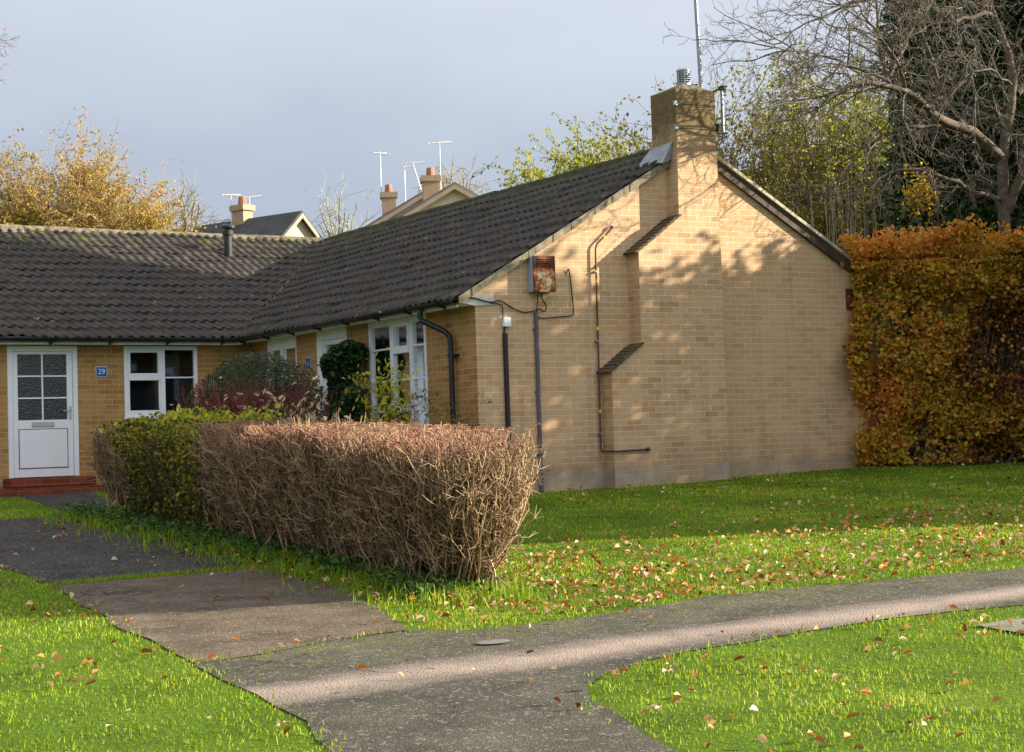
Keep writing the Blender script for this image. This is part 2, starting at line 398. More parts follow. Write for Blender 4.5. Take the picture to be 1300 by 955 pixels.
NEARP = [(-9.2, 2.6), (-5.85, 2.55), (-5.37, 2.24), (-4.82, 2.18), (-4.4, 2.95), (-4.0, 6.3), (-2.9, 6.3), (-3.4, 4.2), (-4.0, 1.71), (-4.75, -2.26), (-5.2, -5.01), (-5.79, -5.05), (-6.33, -4.86), (-6.92, -4.82), (-6.85, -2.94), (-7.3, -1.69), (-9.2, -1.5)]
SLAB = [(-6.95, -4.93), (-5.83, -5.14), (-5.2, -5.12), (-5.3, -6.81), (-5.6, -8.18), (-5.9, -9.2), (-6.47, -9.24), (-7.03, -9.43), (-7.48, -9.46), (-7.33, -7.95), (-7.14, -6.31)]
FOOT = [(-9.3, -19), (-8.6, -15), (-7.95, -12.6), (-7.62, -11.0), (-7.55, -10.15), (-7.48, -9.5), (-7.03, -9.46), (-6.47, -9.27), (-5.9, -9.23), (-5.63, -9.48), (-4.84, -9.55), (-3.63, -9.33), (-2.2, -9.55), (-1.05, -9.75), (6, -9.95), (40, -10.6), (40, -12.2), (6, -11.2), (-2.47, -11.1), (-3.47, -10.95), (-5.08, -11.05), (-5.95, -11.33), (-6.4, -11.9), (-6.75, -13.2), (-7.0, -15), (-7.5, -19)]
sheet('path', NEARP, .006, m_asphalt('dark_asphalt', (.05, .045, .042), None, .6), label='dark asphalt path from the white door to the lawn')
sheet('path', SLAB, .008, m_asphalt('concrete_slab', (.135, .10, .066), None, .6), label='brown concrete slab path beside the clipped hedge')
sheet('road', FOOT, .006, m_asphalt('footway', (.085, .078, .06), (.42, .325, .27), .75), label='grey asphalt footway with a worn pinkish strip')
o_, _ = sheet('paving_stone', [(-3.37, -11.53), (-2.7, -11.55), (-2.75, -11.98), (-3.4, -11.95)], .014, m_plain('grey_slab', (.19, .175, .15), .9, .25, 9, 0, .15, .4), .2, wob=.01)
o_['kind'] = 'thing'; tag(o_, 'flat grey paving stone set in the grass at the right edge', 'paving stone')
pts = [(-5.82 +   .11 * math.cos(a), -10.05 + .08 * math.sin(a)) for a in np.linspace(0, 2 * PI, 20)[:-1]]
o_, _ = sheet('valve_cover', pts, .016, m_plain('grey_iron', (.16, .15, .13), .8, .3), .2, wob=.004); o_['kind'] = 'thing'; tag(o_, 'small oval grey cover let into the footway', 'cover')

def inpoly(x, y, poly):
    poly = np.array(poly); c = np.zeros(len(x), bool); j = len(poly) - 1
    for i in range(len(poly)):
        xi, yi = poly[i]; xj, yj = poly[j]
        m = ((yi > y) != (yj > y)) & (x < (xj - xi) * (y - yi) / (yj - yi + 1e-12) + xi); c ^= m; j = i
    return c
HEDGEFOOT = [(-5.0, -8.1), (-4.2, -8.1), (-4.0, 2.0), (-4.75, 2.0)]
def blocked(x, y, paths=True, jit=0):
    xx = x + (rng.normal(0, jit, len(x)) if jit else 0); yy = y + (rng.normal(0, jit, len(x)) if jit else 0)
    b = (x > -.02) & (x < 7.2) & (y > -.02) & (y < 13); b |= (x > 1.8) & (x < 3.8) & (y > -.26) & (y < 0); b |= (y > 6.9 + .044 * x) & (x < 8)
    if paths:
        for P in (NEARP, SLAB, FOOT): b |= inpoly(xx, yy, P)
    return b

# grass blades: one countless mass
def m_grass():
    return m_leaf('grass_blade', [(0, (.085, .14, .008)), (.4, (.215, .335, .016)), (.72, (.37, .485, .025)), (.9, (.48, .53, .06)), (1, (.50, .42, .18))], .4, .55)
def blades(name, x, y, ln, w, shade, mat, lean=.45):
    N = len(x); z = gz(x, y); a = rng.uniform(0, 2 * PI, N); s = np.stack([np.cos(a), np.sin(a), np.zeros(N)], 1)
    la = rng.uniform(0, 2 * PI, N); tl = np.abs(rng.normal(0, lean, N)); d = np.stack([np.cos(la) * tl, np.sin(la) * tl, np.ones(N)], 1); d = unit(d)
    b = np.stack([x, y, z - .005], 1); W = s * w[:, None] * .5
    m = b + d * ln[:, None] * .6; tip = b + (d + np.stack([np.cos(la), np.sin(la), -.3 * np.ones(N)], 1) * tl[:, None] * .5) * ln[:, None]
    V = np.stack([b - W, b + W, m + W * .8, tip, m - W * .8], 1).reshape(-1, 3); i = np.arange(N) * 5
    F = np.concatenate([np.stack([i, i + 1, i + 2], 1), np.stack([i, i + 2, i + 4], 1), np.stack([i + 4, i + 2, i + 3], 1)])
    return mesh_np(name, V, F, mat, None, {'shade': np.repeat(shade, 5)})
NG = 620000
gx = rng.uniform(-12, 12, NG); gy = rng.uniform(-14.5, 6.8, NG)
dist = np.hypot(gx - CAM[0], gy - CAM[1]); dp = (gx - CAM[0]) * FW[0] + (gy - CAM[1]) * FW[1]; sd = (gx - CAM[0]) * RT[0] + (gy - CAM[1]) * RT[1]
keep = ~blocked(gx, gy, True, .05) & (np.abs(sd) < dp * .36 + .6) & (dp > 4) & (rng.uniform(size=NG) < np.clip(14 / dist, .5, 1))
gx, gy, dist = gx[keep], gy[keep], dist[keep]; n = len(gx)
pc = clump(np.stack([gx, gy, gx * 0], 1), .9); pc2 = clump(np.stack([gx, gy, gy * 0], 1), .22, 1.3)
GRASS = m_grass()
tag(blades('lawn_grass', gx, gy, rng.uniform(.014, .036, n) * (.65 + .8 * pc2), rng.uniform(.004, .008, n) * np.clip(dist / 11, 1, 2), np.clip(rng.normal(.42, .17, n) + (pc - .5) * .5 + (pc2 - .5) * .4 + .4 * (rng.uniform(size=n) < .05), 0, 1), GRASS), 'short green lawn grass', kind='stuff')
# long rough grass and weeds along the foot of the clipped hedge
NT2 = 17000
t_ = rng.uniform(0, 1, NT2); hx = -4.75 + t_ * .5 + rng.normal(0, .30, NT2) - .12; hy = -8.5 + t_ * 10.6 + rng.normal(0, .2, NT2)
k1 = clump(np.stack([hx, hy, hx * 0], 1), .35) > rng.uniform(.25, .75, NT2)
NE = 30000; e_x = rng.uniform(-9, 0, NE); e_y = rng.uniform(-12.3, -4.6, NE)
e_in = np.zeros(NE, bool)
for P in (SLAB, FOOT): e_in |= (inpoly(e_x, e_y, P) != inpoly(e_x + rng.normal(0, .06, NE), e_y + rng.normal(0, .06, NE), P))
hx = np.concatenate([hx[k1], e_x[e_in]]); hy = np.concatenate([hy[k1], e_y[e_in]])
strip = rng.uniform(0, 1, 1500); hx = np.concatenate([hx, -6.9 + strip * 1.6 + rng.normal(0, .02, 1500)]); hy = np.concatenate([hy, -4.97 - strip * .12 + rng.normal(0, .055, 1500)])
n = len(hx); tag(blades('rough_grass', hx, hy, rng.uniform(.05, .17, n) * np.where(np.arange(n) < k1.sum(), 1, .35), rng.uniform(.006, .012, n), np.clip(rng.normal(.38, .2, n), 0, 1), GRASS, .55), 'long rough grass and weeds along the hedge foot', kind='stuff')
WEEDM = m_leaf('weed_leaf', [(0, (.02, .06, .02)), (.5, (.05, .13, .03)), (1, (.12, .22, .04))], .3)
n = 3600; t_ = rng.uniform(0, 1, n); wx = -5.0 + t_ * .5 + rng.normal(0, .17, n); wy = -8.4 + t_ * 10.5
kk = clump(np.stack([wx, wy, wx * 0], 1), .3, 5) > rng.uniform(.3, .7, n); wx, wy = wx[kk], wy[kk]
wp = np.stack([wx, wy, gz(wx, wy) + rng.uniform(.01, .16, len(wx))], 1)
tag(leaves('weeds', wp, rng.uniform(.03, .075, len(wx)), rng.uniform(0, 1, len(wx)), WEEDM, None, 1.5, .65), 'low green weeds at the hedge foot', kind='stuff')

# fallen leaves
LITTER = m_leaf('fallen_leaf', [(0, (.10, .035, .018)), (.3, (.30, .105, .03)), (.55, (.52, .20, .04)), (.8, (.62, .42, .22)), (1, (.66, .54, .38))], .2, .6)
n = 52000; lx = rng.uniform(-9.5, 10, n); ly = rng.uniform(-13.8, 1, n)
dl = .03 + .22 * (clump(np.stack([lx, ly, lx * 0], 1), .9, 2.2) > .55)
dl += 1.0 * np.exp(-((ly + 8.6) / .75) ** 2) * (lx > -5.2) + .55 * np.exp(-((ly + 6.8) / 1.6) ** 2) * (lx > -4) + .9 * np.exp(-((lx + 5.15) / .35) ** 2) * (ly > -9)
dl += .9 * np.exp(-((ly + .1 + (lx - 6.2) * .75) / .6) ** 2) * (lx > 5.5)
dl += 1.5 * np.exp(-((lx + 4.2) / .28) ** 2) * (ly > -8.7) * (ly < -1) + .8 * np.exp(-((ly + 9.25) / .16) ** 2) * (lx > -5.6)
inp = np.zeros(n, bool)
for P in (NEARP, SLAB, FOOT): inp |= inpoly(lx, ly, P)
dl = np.where(inp, dl * .10 + .006, dl * (.35 + 1.0 * clump(np.stack([lx, ly, lx * 0], 1), .45, 7.7)) * np.where((ly > -5.6) & (lx > -3), .45, 1)) * .62
bl = blocked(lx, ly, False); kk = (rng.uniform(size=n) < dl) & ~bl; lx, ly, inp = lx[kk], ly[kk], inp[kk]; n = len(lx)
lp = np.stack([lx, ly, gz(lx, ly) + np.where(inp, .022, .032) + rng.uniform(0, .012, n)], 1)
tag(leaves('fallen_leaves', lp, rng.uniform(.02, .068, n), np.clip(rng.beta(1.6, 1.2, n), 0, 1), LITTER, None, 2.2, .62, bend=.38), 'scattered orange and tan autumn leaves on grass and paving', kind='stuff')

# ---------------------------------------------------------------- the two bungalows
W, D, OH, ZE, ZR = 7.086, 7.177, .2685, 2.51, 4.70
RB = .0438
TA = (ZR - ZE) / (W / 2 + OH)
A = empty('bungalow', (0, 0, 0), 0, 'buff brick bungalow end with stepped chimney breast on its gable', 'bungalow')
B = empty('bungalow', (0, D, 0), RB, 'orange brick bungalow with white glazed door numbered 29', 'bungalow')

def wall_grid(mb, a0, a1, z0, z1, holes, T, reveal=.1):
    """front face with rectangular openings and their reveals. T(a, depth, z)"""
    As = sorted({a0, a1} | {h[0] for h in holes} | {h[1] for h in holes}); Zs = sorted({z0, z1} | {h[2] for h in holes} | {h[3] for h in holes})
    for i in range(len(As) - 1):
        for j in range(len(Zs) - 1):
            ca, cz = (As[i] + As[i + 1]) / 2, (Zs[j] + Zs[j + 1]) / 2
            if any(h[0] < ca < h[1] and h[2] < cz < h[3] for h in holes): continue
            mb.add([T(As[i], 0, Zs[j]), T(As[i + 1], 0, Zs[j]), T(As[i + 1], 0, Zs[j + 1]), T(As[i], 0, Zs[j + 1])], [(0, 1, 2, 3)])
    for h in holes:
        c = [(h[0], h[2]), (h[1], h[2]), (h[1], h[3]), (h[0], h[3])]
        for i in range(4):
            p, q = c[i], c[(i + 1) % 4]; mb.add([T(p[0], 0, p[1]), T(q[0], 0, q[1]), T(q[0], reveal, q[1]), T(p[0], reveal, p[1])], [(0, 1, 2, 3)])

# --- B walls (local frame: x along the front, y to the back)
TB = lambda a, d, z: (a, d, z)
bh = [(-3.94, -2.87, .40, 2.36), (-2.13, -.92, 1.28, 2.36), (-6.9, -5.5, 1.28, 2.36)]
m = MB(); wall_grid(m, -12, 0.0, -.3, 2.45, bh, TB); m.build('front_wall', ORANGE, B, recalc=False)
m = MB(); m.box(-12, 7.5, 8.6, 8.8, -.3, 2.5); m.box(-12, -11.8, .002, 8.6, -.3, 2.5); m.prism([(.0, 2.5), (8.8, 2.5), (4.37, 4.55)], -12, -11.8, lambda a, d, z: (d, a, z)); m.build('rear_wall', ORANGE, B)
# --- A walls
zA = lambda x: min(ZE + (x + OH) * TA, ZR - (x - W / 2) * TA)
m = MB(); prof = [(0, -.3), (W, -.3), (W, zA(W) - .05), (W / 2, ZR - .05), (0, zA(0) - .05)]
m.add([(x, 0, z) for x, z in prof], [(0, 1, 2, 3, 4)]); m.add([(x, .25, z) for x, z in prof], [(4, 3, 2, 1, 0)])
m.build('gable_wall', BUFF, A, recalc=False)
TA_ = lambda a, d, z: (d, a, z)
ah = [(1.295, 2.96, .35, 2.43), (3.66, 4.66, .3, 2.43), (5.39, 6.46, 1.15, 2.43)]
m = MB(); wall_grid(m, 0.0, D + .02, -.3, 2.5, ah, TA_, .1); m.build('front_wall', ORANGE, A, recalc=False)
m = MB(); m.box(W - .25, W, .25, D + 9, -.3, 2.6); m.build('rear_wall', BUFF, A)
# inner partitions give the rooms a back
m = MB(); m.box(2.6, 2.7, .26, D - .1, .0, 2.44); m.box(.3, 2.6, 3.3, 3.36, 0, 2.44); m.box(.3, 2.6, 5.0, 5.06, 0, 2.44); m.build('inner_wall', SHADEW, A)
m = MB(); m.box(-11.5, 0, 3.2, 3.3, 0, 2.44); m.box(-2.5, -2.44, .3, 3.2, 0, 2.44); m.build('inner_wall', SHADEW, B)

# --- tiled slopes as real relief
def tile_slope(name, parent, u0, u1, slope_len, T, cut=None, keep_sign=1, roll=.168, course=.335, lod=8):
    nu = int((u1 - u0) / roll * lod); U = np.linspace(u0, u1, nu + 1)
    vs, hs = [], []
    nc = int(math.ceil(slope_len / course))
    for c in range(nc):
        v0 = c * course; v1 = min((c + 1) * course, slope_len)
        vs += [v0 + .001, v0 + .006, v0 + .05, (v0 + v1) / 2, v1 - .001]; hs += [.004, .026, .026, .014, .002]
    vs[0] = -.02
    vs = np.array(vs); hs = np.array(hs)
    UU, VV = np.meshgrid(U, vs, indexing='ij')
    rowid = np.repeat(np.arange(nc), 5)[None, :]
    jit = (np.sin(np.floor((UU + 0.01) / (roll * 2)) * 12.9898 + rowid * 78.233) * 43758.5453) % 1
    ph = (UU / roll) % 1
    prof = np.where(ph < .55, np.sin(ph / .55 * PI) ** .8, -.12 * np.sin((ph - .55) / .45 * PI)) * (.028)
    H = prof + hs[None, :] + (jit - .5) * .008
    sag = .012 * np.sin(UU * 1.1 + 1) + .008 * np.sin(UU * 2.7)
    VVj = VV + (jit - .5) * .014
    X = T(UU.ravel(), VVj.ravel(), (H + sag * 1.0).ravel())
    n1, n2 = UU.shape; idx = np.arange(n1 * n2).reshape(n1, n2)
    F = np.stack([idx[:-1, :-1], idx[1:, :-1], idx[1:, 1:], idx[:-1, 1:]], -1).reshape(-1, 4)
    o = mesh_np(name, X, F, TILE, parent)
    if cut:
        bm = bmesh.new(); bm.from_mesh(o.data)
        for co, no in cut:
            bmesh.ops.bisect_plane(bm, geom=bm.verts[:] + bm.edges[:] + bm.faces[:], plane_co=co, plane_no=no, clear_outer=True)
        bm.to_mesh(o.data); bm.free()
    return o
# A left slope: u = y, v up the slope
SA = math.hypot(W / 2 + OH, ZR - ZE); ca, sa = (W / 2 + OH) / SA, (ZR - ZE) / SA
VA0 = Vector((-OH, D - .268, 0)); VA1 = Vector((W / 2, 11.708, 0)); vd = (VA1 - VA0).normalized(); vn = Vector((-vd.y, vd.x, 0))   # normal to valley, toward B side
def TLA(u, v, h): return np.stack([-OH - .06 + v * ca - h * sa, u, ZE - .035 + v * sa + h * ca], 1)
tile_slope('roof', A, -.075, 12.2, SA + .06, TLA, [(VA0, vn)])
def TRA(u, v, h): return np.stack([W + OH - v * ca + h * sa, u, ZE + v * sa + h * ca], 1)
tile_slope('roof', A, -.075, 16.0, SA, TRA, None, lod=5)
# B front slope in B's frame
BX = Matrix.Rotation(-RB, 4, 'Z') @ Matrix.Translation((0, -D, 0))
EB, RBY = -.2565, 4.371; SB = math.hypot(RBY - EB, ZR - ZE); cbb, sbb = (RBY - EB) / SB, (ZR - ZE) / SB
def TLB(u, v, h): return np.stack([u, EB - .06 + v * cbb - h * sbb, ZE - .03 + v * sbb + h * cbb], 1)
VB0 = BX @ VA0; vnB = BX.to_3x3() @ (-vn)
tile_slope('roof', B, -12.1, 4.2, SB + .06, TLB, [(VB0, vnB)])
m = MB(); m.add([(-12.1, RBY, ZR), (7.2, RBY, ZR), (7.2, RBY + 4.6, ZE - .0), (-12.1, RBY + 4.6, ZE)], [(0, 1, 2, 3)]); m.build('rear_roof', TILE, B)

def ridge(parent, P0, P1, mat, r=.13, step=.45, sink=.09):
    m = MB(); P0, P1 = Vector(P0), Vector(P1); n = int((P1 - P0).length / step); d = (P1 - P0).normalized(); s = d.cross(Vector((0, 0, 1))).normalized()
    for i in range(n):
        a = P0 + d * step * i; b = P0 + d * (step * (i + 1) - .012); dz = random.uniform(-.008, .008); rr = r * random.uniform(.97, 1.04); rings = []
        prof = [(-1.35, -.75), (-1.0, -.02), (-.72, .55), (-.3, .86), (.3, .86), (.72, .55), (1.0, -.02), (1.35, -.75)]
        vs = []
        for q in (a, b):
            for (u, w) in prof: vs.append(q + s * u * rr + Vector((0, 0, w * rr * .85 - sink + .045 + dz + random.uniform(-.006, .006))))
        k = len(prof); m.add(vs, [(j, j + 1, j + 1 + k, j + k) for j in range(k - 1)] + [tuple(range(k)), tuple(range(2 * k - 1, k - 1, -1))])
    return m.build('ridge', mat, parent)
ridge(A, (W / 2, .30, ZR), (W / 2, 11.9, ZR), MRIDGE)
ridge(B, (-12.1, RBY, ZR), (3.9, RBY, ZR), RIDGE)
# valley: a line of mortar, grit and moss
m = MB(); nseg = 60; prev = None
e0 = Vector((VA0.x, VA0.y, ZE - .01)); e1 = Vector((VA1.x, VA1.y, ZR + .0))
for i in range(nseg):
    t0, t1 = i / nseg, (i + 1) / nseg; p = e0.lerp(e1, t0); q = e0.lerp(e1, t1); w = random.uniform(.025, .055); h = random.uniform(.03, .05)
    m.add([p - vn * w, p + Vector((0, 0, h)), p + vn * w, q - vn * w, q + Vector((0, 0, h)), q + vn * w], [(0, 1, 4, 3), (1, 2, 5, 4), (0, 3, 5, 2), (0, 2, 1), (3, 4, 5)])
m.build('valley', RIDGE, A, label='line of mortar and moss where the two tiled slopes meet')

# verge mortar, undercloak, bargeboard on the gable
m = MB(); N = 40
for i in range(N):
    x0 = -OH + (W / 2 + OH) * i / N; x1 = -OH + (W / 2 + OH) * (i + 1) / N
    j = random.uniform(-.008, .008); zf = lambda x: ZE - .01 + (x + OH) * TA
    m.add([(x0, -.078 + j, zf(x0) + .015), (x1, -.078 + j, zf(x1) + .015), (x1, -.078 + j, zf(x1) - .085), (x0, -.078 + j, zf(x0) - .085),
           (x0, .02, zf(x0) + .015), (x1, .02, zf(x1) + .015), (x1, .02, zf(x1) - .085), (x0, .02, zf(x0) - .085)],
          [(0, 3, 2, 1), (0, 1, 5, 4), (3, 7, 6, 2), (0, 4, 7, 3), (1, 2, 6, 5)])
m.build('verge', MORTAR, A)
m = MB(); zr = lambda x: ZR - .015 - (x - W / 2) * TA
m.prism([(W / 2, zr(W / 2) - .03), (W + OH, zr(W + OH) - .03), (W + OH, zr(W + OH) - .17), (W / 2, zr(W / 2) - .17)], -.06, -.004)
m.build('bargeboard', BROWNB, A)
m = MB(); m.prism([(W / 2, zr(W / 2) + .03), (W + OH, zr(W + OH) + .03), (W + OH, zr(W + OH) - .02), (W / 2, zr(W / 2) - .02)], -.10, -.01)
m.build('verge', m_plain('pale_verge_tile', (.44, .40, .30), .9, .3, 9), A)

# soffit, fascia, gutters
m = MB(); m.box(-OH + .02, -.002, .02, D - .26, 2.405, 2.425); m.box(-OH + .0, -OH + .022, .0, D - .262, 2.385, 2.50); m.build('soffit', WOODW, A, .002)
m = MB(); m.box(-12, -.272, -.25, -.002, 2.385, 2.405); m.box(-12, -.272, -.262, -.24, 2.365, 2.48); m.build('soffit', WOODW, B, .002)
def gutter(parent, p0, p1, out, r=.058):
    """half-round channel from p0 to p1; out = outward horizontal unit"""
    m = MB(); p0, p1, o = Vector(p0), Vector(p1), Vector(out); k = 9; vs = []
    for q in (p0, p1):
        for rr in (r, r - .006):
            for j in range(k + 1):
                a = PI * j / k; vs.append(q + o * math.cos(a) * rr + Vector((0, 0, -math.sin(a) * rr)))
    n = k + 1; fs = []
    for j in range(k): fs += [(j, j + 1, j + 1 + 2 * n, j + 2 * n), (n + j, n + j + 2 * n, n + j + 1 + 2 * n, n + j + 1)]
    fs += [(0, 2 * n, 3 * n, n), (k, n + k, 3 * n + k, 2 * n + k)]
    for b in (0, 2 * n): fs += [(b + j, b + n + j, b + n + j + 1, b + j + 1) for j in range(k)]
    m.add(vs, fs); g = m.build('gutter', BLACK, parent)
    L = (p1 - p0).length; d = (p1 - p0).normalized()
    for i in range(int(L / .92) + 1):
        c = p0 + d * (.35 + .92 * i)
        if (c - p0).length > L: break
        q = c - o * .065; mm = MB()
        mm.add([q + d * s + o * a + Vector((0, 0, z)) for s in (-.02, .02) for a, z in ((0, .04), (.15, .0), (.11, -.065), (.02, -.085), (-.01, -.1))],
               [(0, 1, 2, 3, 4), (9, 8, 7, 6, 5), (0, 5, 6, 1), (1, 6, 7, 2), (2, 7, 8, 3), (3, 8, 9, 4), (4, 9, 5, 0)])
        mm.build('bracket', BLACK, g)
    return g
gutter(A, (-OH - .06, -.06, 2.475), (-OH - .06, D - .36, 2.462), (-1, 0, 0))
gutter(B, (-12, -.325, 2.455), (-.36, -.325, 2.462), (0, -1, 0))
# swan-neck downpipe near the corner
m = MB(); yb_ = .52
m.tube([(-OH - .055, .86, 2.44), (-OH - .055, .86, 2.34), (-OH - .04, .85, 2.28), (-.12, .58, 2.12), (-.085, .53, 2.06), (-.075, yb_, 1.98), (-.075, yb_, .0)], .036, 12)
for z in (1.78, .75): m.tube([(-.075, yb_, z), (-.075, yb_, z + .06)], .044, 12)
m.box(-.08, 0, yb_ - .09, yb_ + .09, 1.80, 1.825); m.build('downpipe', BLACK, A, smooth=False)
# end block at the eaves
m = MB(); m.prism([(-.27, 2.44), (0.0, 2.40), (.27, 2.42), (.27, 2.555), (-.1, 2.545), (-.27, 2.47)], -.022, .05); m.build('eaves_block', WHITEC, A, .004)

# --- chimney breast and stack
YB = -.25; ZT = 5.36; YS = .33
m = MB(); xr = 3.745
prof = [(1.86, -.3), (xr, -.3), (xr, ZT), (3.09, ZT), (3.06, 3.62), (2.375, 3.13), (2.36, 1.90), (1.875, 1.56)]
ch_front = MB(); m.prism(prof, YB, -.0, lambda a, d, z: (a, d, z))
m.prism([(3.086, 3.6), (xr - .002, 3.6), (xr - .002, ZT - .001), (3.092, ZT - .001)], -.001, YS, lambda a, d, z: (a, d, z))
ch = m.build('chimney', BUFFC, A)
# tile-on-edge shoulders
def shoulder(p0, p1):
    m = MB(); p0, p1 = Vector((p0[0], 0, p0[1])), Vector((p1[0], 0, p1[1])); d = (p1 - p0).normalized(); nn = Vector((-d.z, 0, d.x)); L = (p1 - p0).length; k = int(L / .085)
    for i in range(k + 1):
        a = p0 + d * (L * i / (k + 1) - .05); b = a + d * .15
        y0, y1 = YB - .035 - random.uniform(0, .008), -.002
        a0, a1, b0, b1 = a + nn * .018, a + nn * .046, b + nn * .002, b + nn * .024
        vs = [Vector((q.x, y, q.z)) for q in (a0, a1, b1, b0) for y in (y0, y1)]
        m.add(vs, [(0, 2, 4, 6), (7, 5, 3, 1), (0, 1, 3, 2), (2, 3, 5, 4), (4, 5, 7, 6), (6, 7, 1, 0)])
    m.build('shoulder_tiles', m_plain('weathered_clay_tile', (.11, .085, .055), .9, .45, 12, 0, .1, .5), ch)
shoulder((1.86, 1.545), (2.37, 1.90)); shoulder((2.36, 3.115), (3.07, 3.62))
# flaunching, cowl, straps
m = MB(); xc, yc = 3.44, .02
m.add([(3.12, YB + .03, ZT), (xr - .03, YB + .03, ZT), (xr - .03, YS - .03, ZT), (3.12, YS - .03, ZT), (xc - .12, yc - .12, ZT + .1), (xc + .12, yc - .12, ZT + .1), (xc + .12, yc + .12, ZT + .1), (xc - .12, yc + .12, ZT + .1)],
      [(0, 1, 5, 4), (1, 2, 6, 5), (2, 3, 7, 6), (3, 0, 4, 7), (4, 5, 6, 7)]); m.build('flaunching', MORTAR, ch)
cw = MB(); cw.tube([(xc, yc, ZT + .06), (xc, yc, ZT + .14)], .098, 20)
for i in range(5): cw.tube([(xc, yc, ZT + .155 + i * .03), (xc, yc, ZT + .168 + i * .03)], .094, 20)
cw.tube([(xc, yc, ZT + .14), (xc, yc, ZT + .31)], .07, 16)
for a in np.linspace(0, 2 * PI, 7)[:-1]: cw.tube([(xc + .088 * math.cos(a), yc + .088 * math.sin(a), ZT + .13), (xc + .088 * math.cos(a), yc + .088 * math.sin(a), ZT + .31)], .01, 6)
cw.tube([(xc, yc, ZT + .30), (xc, yc, ZT + .325), (xc, yc, ZT + .335)], [.1, .098, .06], 20); cw.build('flue_cowl', STEEL, ch)
for z in (5.12, 4.79):
    m = MB(); m.box(3.055, 3.11, YB - .012, YB + .03, z, z + .07); m.box(3.078, 3.16, YB - .006, YB - .001, z + .02, z + .045); m.build('strap_corner', STEEL, ch, .004)
m = MB()
for z in (5.15, 4.82): m.tube([(3.08, YB - .006, z), (xr + .008, YB - .006, z + .005), (xr + .008, YS, z + .004)], .004, 5)
m.build('lashing_wire', BLACK, ch)
# lead flashing where the stack meets the tiles
m = MB(); zf = lambda x: ZE + (x + OH) * TA
m.add([(2.90, YB + .11, zf(2.90) + .02), (3.075, YB + .10, zf(3.0) + .26), (3.075, YS + .04, zf(3.05) + .2), (2.86, YS + .06, zf(2.86) + .055), (3.07, -.13, zf(3.0) + .02), (2.93, -.11, zf(2.93) - .02)],
      [(0, 1, 2, 3), (0, 5, 4, 1)])
m.build('flashing', LEAD, ch, recalc=False)
# tall aerial pole and its bracket beside the stack
am = empty('aerial_mast', (3.81, .10, 4.7), 0, 'tall pale metal aerial pole clamped behind the brick chimney', 'aerial')
m = MB(); m.tube([(0, 0, 0), (-.06, .0, 2.6)], .028, 12)
for z in (.98, 1.25): m.tube([(0, 0, z), (0, 0, z + .02)], .032, 12)
m.build('pole', STEEL, am)
m = MB(); m.tube([(-.03, 0, .9), (-.03, -.02, 1.5), (-.05, .0, 2.2), (-.03, 0, 2.6)], .006, 5); m.build('cable', BLACK, am)
am2 = empty('aerial_bracket', (3.90, -.12, 4.82), 0, 'short steel tube on a bracket at the right side of the chimney', 'bracket')
m = MB(); m.tube([(.075, 0, -.14), (.075, 0, .66)], .022, 10); m.build('tube', STEEL, am2)
m = MB(); rcl = m_plain('rusted_clamp', (.05, .035, .03), .8, .4); m.tube([(-.155, 0, .0), (.13, -.03, .0)], .012, 8); m.tube([(-.155, 0, .12), (.14, .03, .12)], .014, 8); m.box(-.02, .02, -.02, .04, -.005, .125); m.build('clamp', rcl, am2)
m = MB(); m.tube([(-.35, .1, .46), (.16, -.02, .66)], .012, 8); m.box(.04, .12, -.04, .04, .60, .65); m.build('stay', rcl, am2)

# --- fittings on the gable
mbx = MB(); mbx.box(.79, 1.115, -.14, -.001, 2.585, 3.035); bx = mbx.build('meter_box', BOXSIDE, A, .004, label='rusty louvred metal box on the gable with grey-blue sides')
m = MB(); m.box(.785, 1.12, -.158, -.141, 2.58, 3.045); dr = m.build('door', RUST, bx, .004)
m = MB()
for i in range(5): m.prism([(-.158, 2.90 + i * .024), (-.172, 2.902 + i * .024), (-.160, 2.914 + i * .024)], .84, 1.06, lambda a, d, z: (d, a, z))
m.build('louvre', RUST, bx)
def cable(pts, r, mat, name, parent=A, label=None):
    P = [Vector(p) for p in pts]; out = []
    for i in range(len(P) - 1):
        p0, p1, p2, p3 = P[max(i - 1, 0)], P[i], P[i + 1], P[min(i + 2, len(P) - 1)]
        for j in range(6):
            t = j / 6; out.append(.5 * ((2 * p1) + (p2 - p0) * t + (2 * p0 - 5 * p1 + 4 * p2 - p3) * t * t + (3 * p1 - p0 - 3 * p2 + p3) * t ** 3))
    out.append(P[-1]); return MB().tube(out, r, 6).build(name, mat, parent, smooth=True, label=label)
cable([(-.22, -.03, 2.53), (.0, -.04, 2.49), (.2, -.04, 2.45), (.35, -.03, 2.47), (.5, -.022, 2.40), (.68, -.02, 2.33), (.84, -.025, 2.34), (.93, -.03, 2.37), (1.02, -.025, 2.34), (1.04, -.03, 2.42), (.97, -.05, 2.50), (.95, -.08, 2.60)], .0085, BLACK, 'cable')
cable([(.90, -.08, 2.60), (.89, -.05, 2.40), (.90, -.03, 2.29), (.97, -.02, 2.255), (1.2, -.02, 2.27), (1.42, -.02, 2.29), (1.465, -.02, 2.34), (1.45, -.02, 2.6), (1.42, -.025, 2.86), (1.40, -.03, 2.89), (1.38, -.004, 2.84)], .0075, BLACK, 'cable')
cable([(.2, -.03, 2.44), (.33, -.03, 2.43), (.385, -.03, 2.38), (.385, -.03, 2.25)], .0075, BLACK, 'cable')
m = MB(); m.box(.38, .49, -.06, -.002, 2.14, 2.26); wb = m.build('junction_box', WHITE, A, .005, label='small white junction box on the gable')
m = MB(); m.box(.385, .44, -.045, -.001, -.05, 2.06); m.tube([(.4, -.02, 2.05), (.415, -.02, 2.15)], .012, 8); m.build('cable_cover', BLACK, A, .006)
